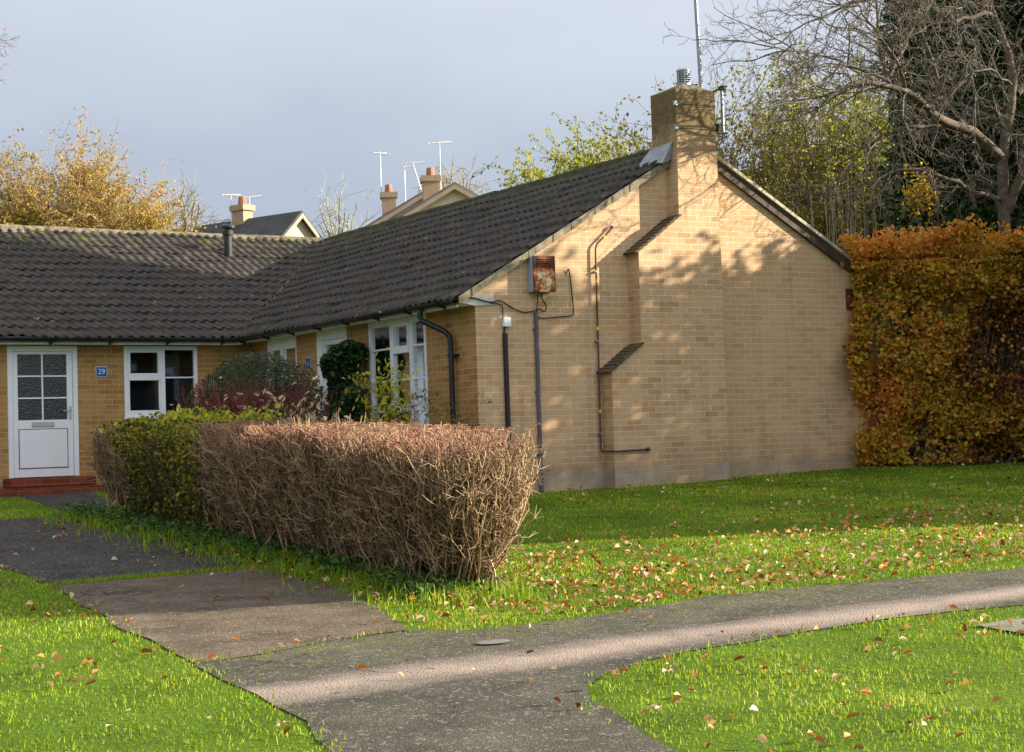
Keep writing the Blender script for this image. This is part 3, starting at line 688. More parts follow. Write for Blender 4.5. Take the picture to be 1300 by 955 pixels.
m = MB(); m.tube([(.885, -.028, 2.33), (.875, -.028, .0)], .026, 12)
for z in (2.1, 1.3, .5): m.box(.84, .915, -.03, -.001, z, z + .02)
m.build('conduit', GREYP, A)
gp = MB(); gp.tube([(2.10, -.045, 3.46), (2.08, -.045, 3.43), (1.86, -.045, 3.24), (1.835, -.045, 3.19), (1.83, -.045, 3.1), (1.80, -.045, .56), (1.81, -.05, .52), (1.84, -.27, .52), (1.88, -.285, .515), (2.38, -.285, .525)], .0135, 9)
gp.tube([(2.36, -.285, .525), (2.40, -.285, .527)], .026, 9); gp.tube([(2.095, -.045, 3.455), (2.11, -.045, 3.475)], .022, 9)
gpo = gp.build('gas_pipe', COPPER, A, label='thin brown pipe with yellow bands rising up the gable')
for z in (2.72, 2.10, 1.02): MB().tube([(1.80 + .03 * (z - .5) / 2.6, -.045, z), (1.80 + .03 * (z - .5) / 2.6, -.045, z + .045)], .017, 9).build('yellow_band', YELLOW, gpo)
m = MB(); m.tube([(1.96, -.045, 3.325), (1.985, -.045, 3.348)], .017, 9); m.build('yellow_band', YELLOW, gpo)
for z in (2.86, 1.95, .74): MB().box(1.80 + .03 * (z - .5) / 2.6 - .028, 1.80 + .03 * (z - .5) / 2.6 + .022, -.06, -.001, z, z + .02).build('pipe_clip', STEEL, gpo, .003)
m = MB(); m.box(6.17, 6.40, -.03, -.001, 2.42, 2.72)
for i in range(4): m.box(6.19, 6.38, -.04, -.031, 2.45 + i * .065, 2.485 + i * .065)
m.build('air_brick', REDV, A, .003, label='red-brown vent set high in the gable beside the beech hedge')

# --- windows and doors
def frame_bars(T, rects, d0, d1):
    m = MB()
    for (a0, a1, z0, z1) in rects: m.box(a0, a1, d0, d1, z0, z1, T)
    return m
def pane(parent, T, a0, a1, z0, z1, d, mat=None):
    m = MB(); m.add([T(a0, d, z0), T(a1, d, z0), T(a1, d, z1), T(a0, d, z1)], [(0, 1, 2, 3)]); return m.build('pane', mat or GLASS, parent, recalc=False)

# number 29: window
def b_window(x0, x1, z0, z1, full=True):
    w = .06; s = x0 + .49 * (x1 - x0); zt = z0 + .51 * (z1 - z0)
    f = frame_bars(TB, [(x0, x0 + w, z0, z1), (x1 - w, x1, z0, z1), (x0 + w, x1 - w, z1 - w, z1), (x0 + w, x1 - w, z0, z0 + w), (s, s + .075, z0 + w, z1 - w)], -.012, .06).build('window', WHITE, B, .004)
    frame_bars(TB, [(x0 + w, s, zt, zt + .075), (x0 + w, x0 + w + .04, zt + .075, z1 - w), (s - .04, s, zt + .075, z1 - w), (x0 + w + .04, s - .04, zt + .075, zt + .11), (x0 + w + .04, s - .04, z1 - w - .04, z1 - w)], -.022, .05).build('casement', WHITE, f, .004)
    frame_bars(TB, [(x0 + w, s, z0 + w, z0 + w + .03), (x0 + w, x0 + w + .03, z0 + w + .03, zt), (s - .03, s, z0 + w + .03, zt)], -.005, .05).build('casement', WHITE, f, .003)
    frame_bars(TB, [(s + .075, x1 - w, zt + .03, zt + .052)], -.006, .03).build('glazing_bar', WHITE, f, .002)
    pane(f, TB, x0 + w, s, zt + .07, z1 - w, .02); pane(f, TB, x0 + w, s, z0 + w, zt, .02); pane(f, TB, s + .07, x1 - w, z0 + w, z1 - w, .021)
    frame_bars(TB, [(x0 - .02, x1 + .02, z0 - .045, z0)], -.05, .06).build('sill', WHITE, f, .006); return f
b_window(-2.13, -.92, 1.28, 2.36); b_window(-6.9, -5.5, 1.28, 2.36)
bl = MB()
for i in range(19): bl.add([(-2.08, D + .10, 1.32 + i * .028), (-.86, D + .153, 1.32 + i * .028), (-.86, D + .172, 1.332 + i * .028), (-2.08, D + .12, 1.332 + i * .028)], [(0, 1, 2, 3)])
tag(bl.build('venetian_blind', BLINDM), 'grey slatted blind lowered behind the lower panes beside the blue number 29', 'blind')
# number 29: door
DX0, DX1, DZ0, DZ1 = -3.94, -2.87, .405, 2.36
d = frame_bars(TB, [(DX0, DX0 + .075, DZ0, DZ1), (DX1 - .075, DX1, DZ0, DZ1), (DX0 + .075, DX1 - .075, DZ1 - .085, DZ1)], -.014, .08).build('door', WHITE, B, .005, label='white door with six dark obscured panes above a plain panel')
lx0, lx1, lz1 = DX0 + .08, DX1 - .08, DZ1 - .09
g0, g1, gz0, gz1 = lx0 + .075, lx1 - .085, 1.255, 2.235
frame_bars(TB, [(lx0, g0, DZ0 + .005, lz1), (g1, lx1, DZ0 + .005, lz1), (g0, g1, gz1, lz1), (g0, g1, DZ0 + .005, gz0)], .0, .055).build('leaf', WHITE, d, .004)
xm = (g0 + g1) / 2; hz = (gz1 - gz0) / 3
frame_bars(TB, [(xm - .012, xm + .012, gz0, gz1)], .004, .03).build('glazing_bar', WHITE, d, .002)
for q in (1, 2): frame_bars(TB, [(g0, g1, gz0 + q * hz - .011, gz0 + q * hz + .011)], .006, .028).build('glazing_bar', WHITE, d, .002)
pane(d, TB, g0, g1, gz0, gz1, .022, OBSC)
frame_bars(TB, [(g0, g1, .535, .545), (g0, g1, 1.115, 1.125), (g0, g0 + .01, .545, 1.115), (g1 - .01, g1, .545, 1.115)], -.004, -.001).build('groove', DARKGAP, d)
frame_bars(TB, [(g0 + .012, g1 - .012, .548, 1.112)], -.01, .0).build('panel', WHITE, d, .004)
frame_bars(TB, [(xm - .17, xm + .17, 1.155, 1.225)], -.018, -.001).build('letterbox', m_plain('grey_letterbox', (.55, .57, .6), .35, .1, 5, .5), d, .005)
h = MB(); h.box(lx1 - .058, lx1 - .026, -.012, -.001, 1.26, 1.46); h.tube([(lx1 - .042, -.012, 1.39), (lx1 - .042, -.05, 1.39), (lx1 - .06, -.055, 1.39), (lx1 - .17, -.055, 1.385)], .010, 8); h.build('handle', CHROME, d)
m = MB(); m.box(DX0 - .09, DX1 + .12, -.38, -.001, .27, .40); m.box(DX0 - .42, DX1 + .2, -.78, -.001, -.0, .262); m.build('doorstep', STEPB, B, .008, label='two red brick steps below the white door')
# number plates
def plate(parent, T, a0, a1, z0, z1, txt=None, sgn=1):
    p = frame_bars(T, [(a0, a1, z0, z1)], -.012, -.001).build('number_plate', m_plain('white_plate', (.55, .6, .66), .4, .05), parent, .003)
    b = .012; f = frame_bars(T, [(a0 + b, a1 - b, z0 + b, z1 - b)], -.016, -.0125).build('blue_face', m_plain('blue_enamel', (.012, .10, .32), .35, .1), p)
    return p
pl = plate(B, TB, -2.585, -2.40, 1.885, 2.05); pl['label'] = 'square blue number plate reading 29'
cu = bpy.data.curves.new('digits', 'FONT'); cu.body = '29'; cu.size = .115; cu.align_x = 'CENTER'; cu.align_y = 'CENTER'; cu.extrude = .001
to = bpy.data.objects.new('digits', cu); C.objects.link(to); bpy.context.view_layer.update()
dm = bpy.data.meshes.new_from_object(to.evaluated_get(bpy.context.evaluated_depsgraph_get())); bpy.data.objects.remove(to)
do = bpy.data.objects.new('digits', dm); C.objects.link(do); dm.materials.clear(); dm.materials.append(m_plain('white_digit', (.72, .78, .85), .5, .05)); do.parent = pl
do.location = (-2.4925, -.0185, 1.967); do.rotation_euler = (PI / 2, 0, 0)
pl2 = plate(A, TA_, 4.88, 5.06, 1.87, 2.05); pl2['label'] = 'small blue number plate beside the door half hidden by the bushes'
frame_bars(TA_, [(4.925, 5.015, 1.93, 1.99)], -.018, -.0165).build('worn_digits', m_plain('worn_digits', (.16, .24, .42), .5, .3, 30), pl2)

# gable-end bungalow: large window on the front
def a_bars(rs, d0=-.012, d1=.06): return frame_bars(TA_, rs, d0, d1)
y0, y1, z0, z1 = 1.295, 2.96, .35, 2.43; m1, m2 = 2.28, 1.72   # mullions (y decreases toward the corner)
f = a_bars([(y0, y0 + .06, z0, z1), (y1 - .07, y1, z0, z1), (y0 + .06, y1 - .07, z1 - .10, z1), (y0 + .06, y1 - .07, z0, z0 + .06), (m1 - .05, m1 + .05, z0 + .06, z1 - .10), (m2 - .05, m2 + .05, z0 + .06, z1 - .10), (y0 + .06, m2 - .05, 1.14, 1.23), (m2 + .05, m1 - .05, 1.14, 1.23), (m1 + .05, y1 - .07, 1.14, 1.23)]).build('window', WHITE, A, .004, label='tall white three-light window on the front wall')
for q in [(m1 + .052, y1 - .072, 2.0, 2.025), (m1 + .052, y1 - .072, 1.56, 1.585), (y0 + .062, m2 - .052, 2.0, 2.025), (y0 + .062, m2 - .052, 1.56, 1.585), (m2 + .052, m1 - .052, 1.56, 1.585)]: a_bars([q], -.004, .03).build('glazing_bar', WHITE, f, .002)
a_bars([(m2 + .052, m1 - .052, 1.93, 2.03), (m2 + .052, m2 + .09, 2.03, 2.328), (m1 - .09, m1 - .052, 2.03, 2.328), (m2 + .09, m1 - .09, 2.29, 2.328)], -.024, .05).build('casement', WHITE, f, .004)
for (a, b) in ((y0 + .06, m2 - .05), (m2 + .05, m1 - .05), (m1 + .05, y1 - .07)):
    pane(f, TA_, a, b, 1.23, z1 - .1, .022, GLASS_DIM); pane(f, TA_, a, b, z0 + .06, 1.14, .022, GLASS_DIM)
a_bars([(y0 - .02, y1 + .02, z0 - .05, z0)], -.06, .06).build('sill', WHITE, f, .006)
# door of the gable-end bungalow
y0, y1, z0, z1 = 3.66, 4.66, .3, 2.43
dA = a_bars([(y0, y0 + .06, z0, z1), (y1 - .20, y1, z0, z1), (y0 + .06, y1 - .2, z1 - .16, z1)], -.014, .08).build('door', WHITE, A, .005, label='white glazed door half hidden behind the dark ivy')
a_bars([(y0 + .062, y0 + .11, z0, z1 - .165), (y1 - .25, y1 - .202, z0, z1 - .165), (y0 + .11, y1 - .25, z1 - .235, z1 - .165), (y0 + .11, y1 - .25, z0, z0 + .25)], .0, .055).build('leaf', WHITE, dA, .004)
pane(dA, TA_, y0 + .11, y1 - .25, z0 + .25, z1 - .235, .02)
hh = MB(); hh.box(-.03, -.014, y1 - .16, y1 - .12, 1.42, 1.60); hh.tube([(-.03, y1 - .14, 1.54), (-.07, y1 - .14, 1.54), (-.07, y1 - .05, 1.54)], .012, 8); hh.build('handle', BLACK, dA)
tag(MB().box(.05, .06, y0 + .12, y1 - .26, z0 + .26, z1 - .30).build('reflection_sheet', TAN), 'tan sheet imitating a sunlit reflection in the glass of the door next to the ivy', 'blind')  # coloured sheet stands in for the warm reflection on the door pane
# small window near the inner corner
y0, y1, z0, z1 = 5.39, 6.46, 1.15, 2.43; mm_ = 5.93
f = a_bars([(y0, y0 + .03, z0, z1), (y1 - .09, y1, z0, z1), (y0 + .03, y1 - .09, z1 - .20, z1), (y0 + .03, y1 - .09, z0, z0 + .06), (mm_ - .05, mm_ + .05, z0 + .06, z1 - .20)]).build('window', WHITE, A, .004)
pane(f, TA_, y0 + .03, mm_ - .05, z0 + .06, z1 - .2, .02); pane(f, TA_, mm_ + .05, y1 - .09, z0 + .06, z1 - .2, .02)
cm = MB(); n = 40
vs = [(.13 + .02 * math.sin(i * 1.5), 5.42 + .95 * i / n, z) for i in range(n + 1) for z in (1.2, 2.28)]
cm.add(vs, [(2 * i, 2 * i + 1, 2 * i + 3, 2 * i + 2) for i in range(n)]); tag(cm.build('net_curtain', CURT), 'pale net curtain inside the small window above the dome bush', 'curtain')

# vent pipe through the tiled slope of number 29
vp = empty('vent_pipe', (1.04, 10.50, 4.12), 0, 'black flue pipe with a ringed cap on the left tiled roof', 'flue pipe')
m = MB(); m.tube([(0, 0, -.1), (0, 0, .50)], .07, 16); m.tube([(0, 0, .46), (0, 0, .53)], .10, 16); m.tube([(0, 0, .10), (0, 0, .14)], .072, 16); m.build('pipe', m_plain('dark_flue', (.03, .03, .03), .6, .3), vp)
m = MB(); m.tube([(0, 0, .53), (0, 0, .59)], .06, 12); m.tube([(0, 0, .585), (0, 0, .62), (0, 0, .65)], [.135, .135, .08], 18); m.build('cap', BLACK, vp)
m = MB(); m.tube([(0, 0, -.11), (0, 0, .02)], [.2, .07], 14); m.add([(-.2, -.22, -.10), (.24, -.22, -.09), (.2, .22, .13), (-.2, .22, .12)], [(0, 1, 2, 3)]); m.build('flashing', LEAD, vp)
# wooden post at the hedge end
p = MB(); p.box(-.045, .045, -.045, .045, -.1, .78); po = p.build('hedge_post', POST, None, .008); po.location = (-3.93, 1.38, .03); po.rotation_euler = (.02, -.03, .3); tag(po, 'weathered timber post standing at the left end of the hedge', 'post')

# ---------------------------------------------------------------- clipped twiggy hedge in front
TWIG = m_leaf('hedge_twig', [(0, (.065, .04, .026)), (.4, (.22, .14, .08)), (.78, (.56, .41, .23)), (1, (.28, .105, .08))], .0, .8)
TWLEAF = m_leaf('hedge_bud', [(0, (.04, .024, .016)), (.45, (.13, .08, .042)), (.8, (.30, .20, .10)), (1, (.28, .10, .075))], .25, .7)
def twig_hedge(root, cx, ya, yb, N, hh, half_top, half_bot, red=True):
    """hedge along y from ya to yb, centred on cx(y); hh = clipped top above ground"""
    lines = []; tipsP = []; L = yb - ya
    nst = int(N * .2); bs = rng.uniform(0, 1, nst)
    for i in range(N):
        s = bs[rng.integers(0, nst)] * L + ya; end = max(0, 1 - (s - ya) / .9)
        bx = cx(s + .5 * end) + rng.normal(0, half_bot * .6); ty = s + rng.normal(0, .13) - end * rng.uniform(0, .45)
        ty = min(max(ty, ya - .3), yb + .1)
        tx = cx(ty) + rng.uniform(-half_top, half_top)
        if ty < ya: tx = cx(ya) + (tx - cx(ya)) * math.sqrt(max(.1, 1 - ((ya - ty) / .42) ** 2))
        b = np.array([bx, s + .08 * end + rng.normal(0, .05), float(gz(bx, s)) - .02]); H = hh * (1 - .10 * end) * (1 + .035 * math.sin(ty * 2.1) + .02 * math.sin(ty * 5.3 + tx * 4)) * (rng.uniform(.72, 1.0) if rng.uniform() < .93 else rng.uniform(1.0, 1.09))
        e = np.array([tx, ty, float(gz(tx, ty)) + H])
        t = np.linspace(0, 1, 7)[:, None]; bow = np.array([tx - bx, ty - s, 0]) * .22
        P = b + (e - b) * t + bow * np.sin(t * PI) + rng.normal(0, .026, (7, 3)) * np.sqrt(t)
        sh = rng.uniform(.15, .85); lines.append((P, np.linspace(rng.uniform(.006, .012), .003, 7), sh))
        for c in range(11):
            f = rng.uniform(1.0, 5.99); k = int(f); q = P[k] + (P[k + 1] - P[k]) * (f - k)
            d = unit(unit(P[k + 1] - P[k]) * .6 + rng.normal(0, .5, 3) + np.array([0, 0, .55])); Lb = rng.uniform(.08, .26)
            Q = [q]
            for j in range(3): d = unit(d + rng.normal(0, .32, 3) + np.array([0, 0, .16])); Q.append(Q[-1] + d * Lb / 3)
            Q = np.array(Q); top = gz(Q[:, 0], Q[:, 1]) + hh * 1.03; Q[:, 2] = np.minimum(Q[:, 2], top + rng.uniform(-.07, .05))
            hrel = (Q[-1, 2] - float(gz(Q[-1, 0], Q[-1, 1]))) / hh
            sh2 = rng.uniform(.9, 1) if red and hrel > .9 and rng.uniform() < .6 else rng.uniform(.15, .85)
            lines.append((Q, np.array([.0037, .0032, .0027, .002]), sh2)); tipsP.append(Q)
            for w in range(3):
                q2 = Q[rng.integers(1, 4)]; d2 = unit(rng.normal(0, .7, 3) + np.array([0, 0, .5]) + d * .5); e2 = q2 + d2 * rng.uniform(.05, .13); e2[2] = min(e2[2], float(gz(e2[0], e2[1])) + hh * 1.05)
                lines.append((np.array([q2, e2]), np.array([.0028, .0018]), sh2))
    tubes('twigs', lines, TWIG, root)
    n = int(N * 44); p = along(tipsP, n) + rng.normal(0, .018, (n, 3)); hr = (p[:, 2] - gz(p[:, 0], p[:, 1])) / hh
    kk = rng.uniform(size=n) < np.clip(hr * 1.2, .2, 1); p, hr = p[kk], hr[kk]
    sh = np.where((hr > .9) & (rng.uniform(size=len(p)) < .5), rng.uniform(.88, 1, len(p)), rng.uniform(0, .8, len(p)))
    leaves('foliage', p, rng.uniform(.012, .028, len(p)), sh, TWLEAF, root, .2, .55)
hx_c = lambda y: -4.70 + (y + 8.0) * .064
H1 = empty('clipped_hedge', (-4.5, -5, -.3), 0, 'long clipped brown twiggy hedge with almost bare stems along the slab path', 'hedge')
H1.location = (0, 0, 0)
twig_hedge(H1, hx_c, -7.95, -2.85, 3400, 1.13, .48, .20)
H2 = empty('clipped_hedge', (0, 0, 0), 0, 'short brown hedge stub with the timber post at its face', 'hedge')
twig_hedge(H2, lambda y: -3.55, 1.5, 3.3, 520, .98, .33, .15, False)
# leafy green and yellow shrub growing through the far end of the hedge
def box_leaves(n, x0, x1, y0, y1, h0, h1, thin=.35, seed=1.0):
    """points biased to the surface of a box standing on the slope"""
    u = rng.uniform(-1, 1, (n, 3)); ax = rng.integers(0, 3, n); sg = np.where(rng.uniform(size=n) < .5, -1, 1); dpt = 1 - np.abs(rng.normal(0, thin, n)); u[np.arange(n), ax] = sg * dpt
    x = (x0 + x1) / 2 + u[:, 0] * (x1 - x0) / 2; y = (y0 + y1) / 2 + u[:, 1] * (y1 - y0) / 2; z = gz(x, y) + h0 + (u[:, 2] + 1) / 2 * (h1 - h0)
    P = np.stack([x, y, z], 1); ctr = np.array([(x0 + x1) / 2, (y0 + y1) / 2, 0]); off = (clump(P, .35, seed) - .5) * .28
    P[:, 0] += np.sign(u[:, 0]) * off * np.abs(u[:, 0]); P[:, 1] += np.sign(u[:, 1]) * off * np.abs(u[:, 1]); P[:, 2] += off * .5 * np.maximum(u[:, 2], 0)
    return P, u
YG = m_leaf('yellow_green_leaf', [(0, (.018, .028, .008)), (.35, (.06, .075, .014)), (.65, (.17, .17, .02)), (.88, (.40, .34, .03)), (1, (.50, .40, .05))], .35)
LS = empty('leafy_shrub', (0, 0, 0), 0, 'yellow and green leaved shrub filling the far end of the clipped hedge', 'shrub')
P, u = box_leaves(15500, -4.66, -3.66, -3.05, .2, .12, 1.15, .3)
cl = clump(P, .4, 4.4); kk = rng.uniform(size=len(P)) < .35 + cl; P, u, cl = P[kk], u[kk], cl[kk]
leaves('foliage', P, rng.uniform(.03, .062, len(P)), np.clip(rng.beta(1.6, 2.1, len(P)) + (cl - .5) * .5 + np.maximum(u[:, 2], 0) * .12, 0, 1), YG, LS, .4, .7)
lines = []
for i in range(420):
    y = rng.uniform(-2.9, .1); x = -4.16 + rng.normal(0, .15); b = np.array([x, y, float(gz(x, y)) - .02]); e = np.array([-4.16 + rng.uniform(-.48, .48), y + rng.normal(0, .25), float(gz(x, y)) + rng.uniform(.7, 1.15)])
    t = np.linspace(0, 1, 5)[:, None]; lines.append((b + (e - b) * t + rng.normal(0, .03, (5, 3)) * t, np.linspace(.008, .003, 5), rng.uniform(0, .5)))
tubes('stem', lines, TWIG, LS)

# ---------------------------------------------------------------- garden shrubs behind the hedge
def ellips(n, c, r, thin=.25, seed=1., bump=.25, low=-.9):
    d = unit(rng.normal(size=(n * 2, 3))); d = d[d[:, 2] > low][:n]; k = 1 - np.abs(rng.normal(0, thin, len(d))); P = np.array(c) + d * np.array(r) * k[:, None]
    P += d * ((clump(P, .3, seed) - .5) * bump)[:, None]; return P, d
DG = m_leaf('grey_green_leaf', [(0, (.018, .026, .014)), (.5, (.05, .068, .036)), (1, (.13, .15, .085))], .2)
DB = empty('dome_shrub', (0, 0, 0), 0, 'grey green clipped dome bush below the small window', 'shrub')
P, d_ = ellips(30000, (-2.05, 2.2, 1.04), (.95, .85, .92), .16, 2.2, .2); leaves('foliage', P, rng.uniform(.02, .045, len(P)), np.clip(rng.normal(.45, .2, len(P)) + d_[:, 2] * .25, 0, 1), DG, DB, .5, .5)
lines = []; 
for i in range(90):
    e = np.array([-2.1, 2.15, 1.0]) + unit(rng.normal(size=3)) * np.array([.8, .72, .82]); b = np.array([-2.1 + rng.normal(0, .12), 2.15 + rng.normal(0, .12), .05]); t = np.linspace(0, 1, 5)[:, None]
    lines.append((b + (e - b) * t + rng.normal(0, .03, (5, 3)), np.linspace(.012, .003, 5), .2))
tubes('stem', lines, TWIG, DB)
DB2 = empty('dark_shrub', (0, 0, 0), 0, 'dark green bush hanging in front of the small window right of the dome bush', 'shrub')
P, d_ = ellips(7000, (-1.66, 2.35, 1.08), (.40, .45, .52), .3, 5.2, .3); leaves('foliage', P, rng.uniform(.03, .06, len(P)), np.clip(rng.normal(.3, .2, len(P)), 0, 1), m_leaf('dark_leaf', [(0, (.008, .014, .008)), (.6, (.022, .04, .018)), (1, (.06, .09, .04))], .2), DB2, .5, .5)
lines = [(np.array([[-1.62 + rng.normal(0, .1), 2.35 + rng.normal(0, .1), .05], [-1.62 + rng.normal(0, .15), 2.35 + rng.normal(0, .2), .8], [-1.62 + rng.normal(0, .3), 2.35 + rng.normal(0, .3), 1.5]]), np.array([.012, .008, .004]), .1) for i in range(40)]
tubes('stem', lines, TWIG, DB2)
REDTW = m_leaf('red_stem', [(0, (.06, .012, .016)), (.5, (.16, .028, .035)), (1, (.28, .06, .065))], .0, .5)
DW = empty('dogwood', (0, 0, 0), 0, 'red stemmed shrub with cream leaves in front of the dome bush', 'shrub')
lines = []; tp = []
for i in range(620):
    b = np.array([-2.42 + rng.normal(0, .34), 1.45 + rng.normal(0, .30), .0]); e = b + np.array([rng.normal(0, .26), rng.normal(0, .26), rng.uniform(1.05, 1.6)])
    t = np.linspace(0, 1, 6)[:, None]; Pq = b + (e - b) * t + rng.normal(0, .012, (6, 3)); lines.append((Pq, np.linspace(.006, .002, 6), rng.uniform(.1, 1))); tp.append(Pq[3:])
    for c in range(2):
        q = Pq[rng.integers(2, 5)]; d2 = unit(np.array([rng.normal(0, .4), rng.normal(0, .4), 1])); lines.append((np.stack([q, q + d2 * rng.uniform(.15, .35)]), np.array([.003, .0016]), rng.uniform(.2, 1)))
tubes('stem', lines, REDTW, DW)
n = 430; P = along(tp, n); P += np.array([.22, -.25, -.06]) + rng.normal(0, .1, (n, 3)); leaves('foliage', P, rng.uniform(.06, .13, n), rng.uniform(0, 1, n), m_leaf('cream_leaf', [(0, (.20, .22, .09)), (.4, (.52, .50, .30)), (1, (.74, .68, .48))], .3), DW, .2, .42, droop=.6)
n = 700; P = along(tp, n) + rng.normal(0, .05, (n, 3)); P[:, 2] -= .25
leaves('foliage', P, rng.uniform(.03, .05, n), rng.uniform(0, 1, n), m_leaf('dark_red_leaf', [(0, (.03, .008, .008)), (1, (.13, .03, .03))], .3), DW, .2, .5)
LG = m_leaf('lime_leaf', [(0, (.08, .12, .015)), (.5, (.30, .36, .03)), (.8, (.52, .46, .04)), (1, (.62, .50, .06))], .4)
LM = empty('low_shrub', (0, 0, 0), 0, 'low bright yellow and lime leaved plant along the hedge top', 'shrub')
n = 1500; P = np.stack([-3.65 + rng.normal(0, .24, n), rng.uniform(-1.6, 1.4, n), np.zeros(n)], 1); P[:, 2] = gz(P[:, 0], P[:, 1]) + 1.08 + rng.normal(0, .075, n) + .04 * np.sin(P[:, 1] * 4)
leaves('foliage', P, rng.uniform(.04, .085, n), rng.uniform(0, 1, n), LG, LM, .8, .7)
lines = [(np.array([[p_[0] * .5 - 1.8, p_[1], float(gz(p_[0], p_[1]))], [p_[0], p_[1], p_[2] - .3], p_]), np.array([.006, .004, .002]), .3) for p_ in P[:160]]
tubes('stem', lines, TWIG, LM)
# ivy column by the door
IV = empty('ivy', (0, 0, 0), 0, 'dark green ivy column climbing the wall between the door and tall window', 'ivy')
n = 9000; hgt = rng.uniform(0, 1, n) ** .9; ang = rng.uniform(0, 2 * PI, n); wid = np.where(hgt > .95, np.sqrt(np.maximum(0, 1 - ((hgt - .95) / .05) ** 2)), 1)
rr = (1 - np.abs(rng.normal(0, .25, n))) * wid; P = np.stack([-.28 - .24 * rr * np.cos(ang), 3.19 + (.36 - .07 * hgt + .05 * np.sin(hgt * 14)) * rr * np.sin(ang), .12 + hgt * 2.05], 1); P[:, 0] = np.minimum(P[:, 0], -.02)
P += ((clump(P, .22, 7) - .5) * .26)[:, None] * np.array([-1, .6, .3]); P[:, 0] = np.minimum(P[:, 0], -.02)
leaves('foliage', P, rng.uniform(.03, .095, n), np.clip(rng.beta(1.3, 2.3, n) + (clump(P, .25, 2) - .5) * .4, 0, 1), m_leaf('ivy_leaf', [(0, (.010, .024, .009)), (.5, (.032, .075, .02)), (1, (.10, .18, .045))], .15, .4), IV, .2, .75)
lines = [(np.array([[-.04, 3.19 + rng.normal(0, .1), .1], [-.1, 3.19 + rng.normal(0, .15), .9], [-.12, 3.19 + rng.normal(0, .18), 1.9]]), np.array([.02, .012, .005]), .3) for i in range(14)]
tubes('stem', lines, BARK, IV)
# yellow-leaved shrub in front of the tall window
YS_ = empty('yellow_shrub', (0, 0, 0), 0, 'leggy shrub with drooping yellow leaves in front of the tall window', 'shrub')
lines = []; tips = []
o_y = dict(n=[6, 4, 3], wob=[.13, .25, .3], up=[.06, .0, -.05], taper=[.4, .4, .4], rmin=.0022, kids=[6, 4], t0=[.3, .2], ang=[(25, 65), (20, 60)], lr=[.45, .55], rr=[.6, .6])
for i in range(11): grow(lines, tips, (-.72 + rng.normal(0, .1), .45 + rng.normal(0, .15), .05), (rng.normal(-.05, .15), rng.normal(.05, .2), 1), rng.uniform(1.0, 1.6), .011, 0, o_y)
tubes('stem', lines, m_bark('shrub_bark', (.09, .06, .035), (.22, .16, .09)), YS_)
n = 650; P = along(tips, n) + rng.normal(0, .03, (n, 3)); leaves('foliage', P, rng.uniform(.03, .075, n), rng.beta(1.5, 1.4, n), m_leaf('olive_yellow_leaf', [(0, (.05, .05, .012)), (.4, (.17, .15, .02)), (.75, (.42, .36, .03)), (1, (.55, .40, .06))], .35), YS_, .1, .4, droop=.5)
n = 420; P = np.array([-1.0, .55, 1.2]) + rng.normal(0, 1, (n, 3)) * np.array([.12, .22, .27]); leaves('foliage', P, rng.uniform(.05, .10, n), rng.beta(2, 1.2, n), LG, YS_, .1, .38, droop=.7)
GB = empty('low_bush', (0, 0, 0), 0, 'low grey brown bush at the foot of the gable corner', 'shrub')
P, d_ = ellips(4500, (-1.0, -1.2, .3), (.55, .5, .62), .3, 3.3, .25); leaves('foliage', P, rng.uniform(.015, .035, len(P)), rng.uniform(0, 1, len(P)), m_leaf('grey_brown_leaf', [(0, (.03, .028, .016)), (.6, (.09, .08, .045)), (1, (.19, .16, .09))], .2), GB, .3, .5)
lines = []
for i in range(260):
    dd = unit(rng.normal(size=3) + np.array([0, 0, .6])); lines.append((np.array([[-1.0, -1.2, .0], np.array([-1.0, -1.2, .25]) + dd * .3, np.array([-1.0, -1.2, .28]) + dd * np.array([.6, .55, .68])]), np.array([.008, .005, .002]), rng.uniform(.1, .7)))
tubes('stem', lines, TWIG, GB)

# ---------------------------------------------------------------- beech hedge on the right
BEECH = m_leaf('beech_leaf', [(0, (.04, .018, .008)), (.2, (.17, .06, .018)), (.4, (.42, .17, .03)), (.55, (.52, .33, .035)), (.68, (.46, .43, .04)), (.82, (.60, .27, .04)), (1, (.80, .36, .08))], .4, .5)
BH = empty('beech_hedge', (0, 0, 0), 0, 'tall copper and gold beech hedge beside the gable', 'hedge')
h0 = np.array([6.12, -.22]); hd = np.array([.80, -.60]); hn = np.array([.60, .80])   # along, and into the hedge
def hedge_pts(n, t0, t1, dep, top, thin):
    t = rng.uniform(t0, t1, n); q = np.abs(rng.normal(0, thin, n)); z = rng.uniform(.0, 1, n)
    k = rng.uniform(size=n) < .22; z = np.where(k, 1 - np.abs(rng.normal(0, .05, n)), z); q = np.where(k, rng.uniform(0, dep, n), q)
    k2 = rng.uniform(size=n) < .1; t = np.where(k2, t0 + np.abs(rng.normal(0, .12, n)), t); q = np.where(k2, rng.uniform(0, dep, n), q)
    x = h0[0] + hd[0] * t + hn[0] * q; y = h0[1] + hd[1] * t + hn[1] * q; P = np.stack([x, y, gz(x, y) + .05 + z * (top + .05)], 1)
    b = (clump(P, .55, 1.7) - .5) * .42 + (clump(P, .2, 6.1) - .5) * .26 + np.where(rng.uniform(size=n) < .10, rng.uniform(.04, .26, n), 0)
    P[:, 0] -= hn[0] * b; P[:, 1] -= hn[1] * b; P[:, 2] += b * .55 * (z > .9); P[:, 0] -= hd[0] * b * (t < t0 + .3) * .8
    ok = ~((P[:, 0] < 7.3) & (P[:, 1] > -.03) & (P[:, 0] > -.1)); return P[ok], z[ok], t[ok]
P, z, t = hedge_pts(95000, 0, 5.2, 1.2, 3.15, .2)
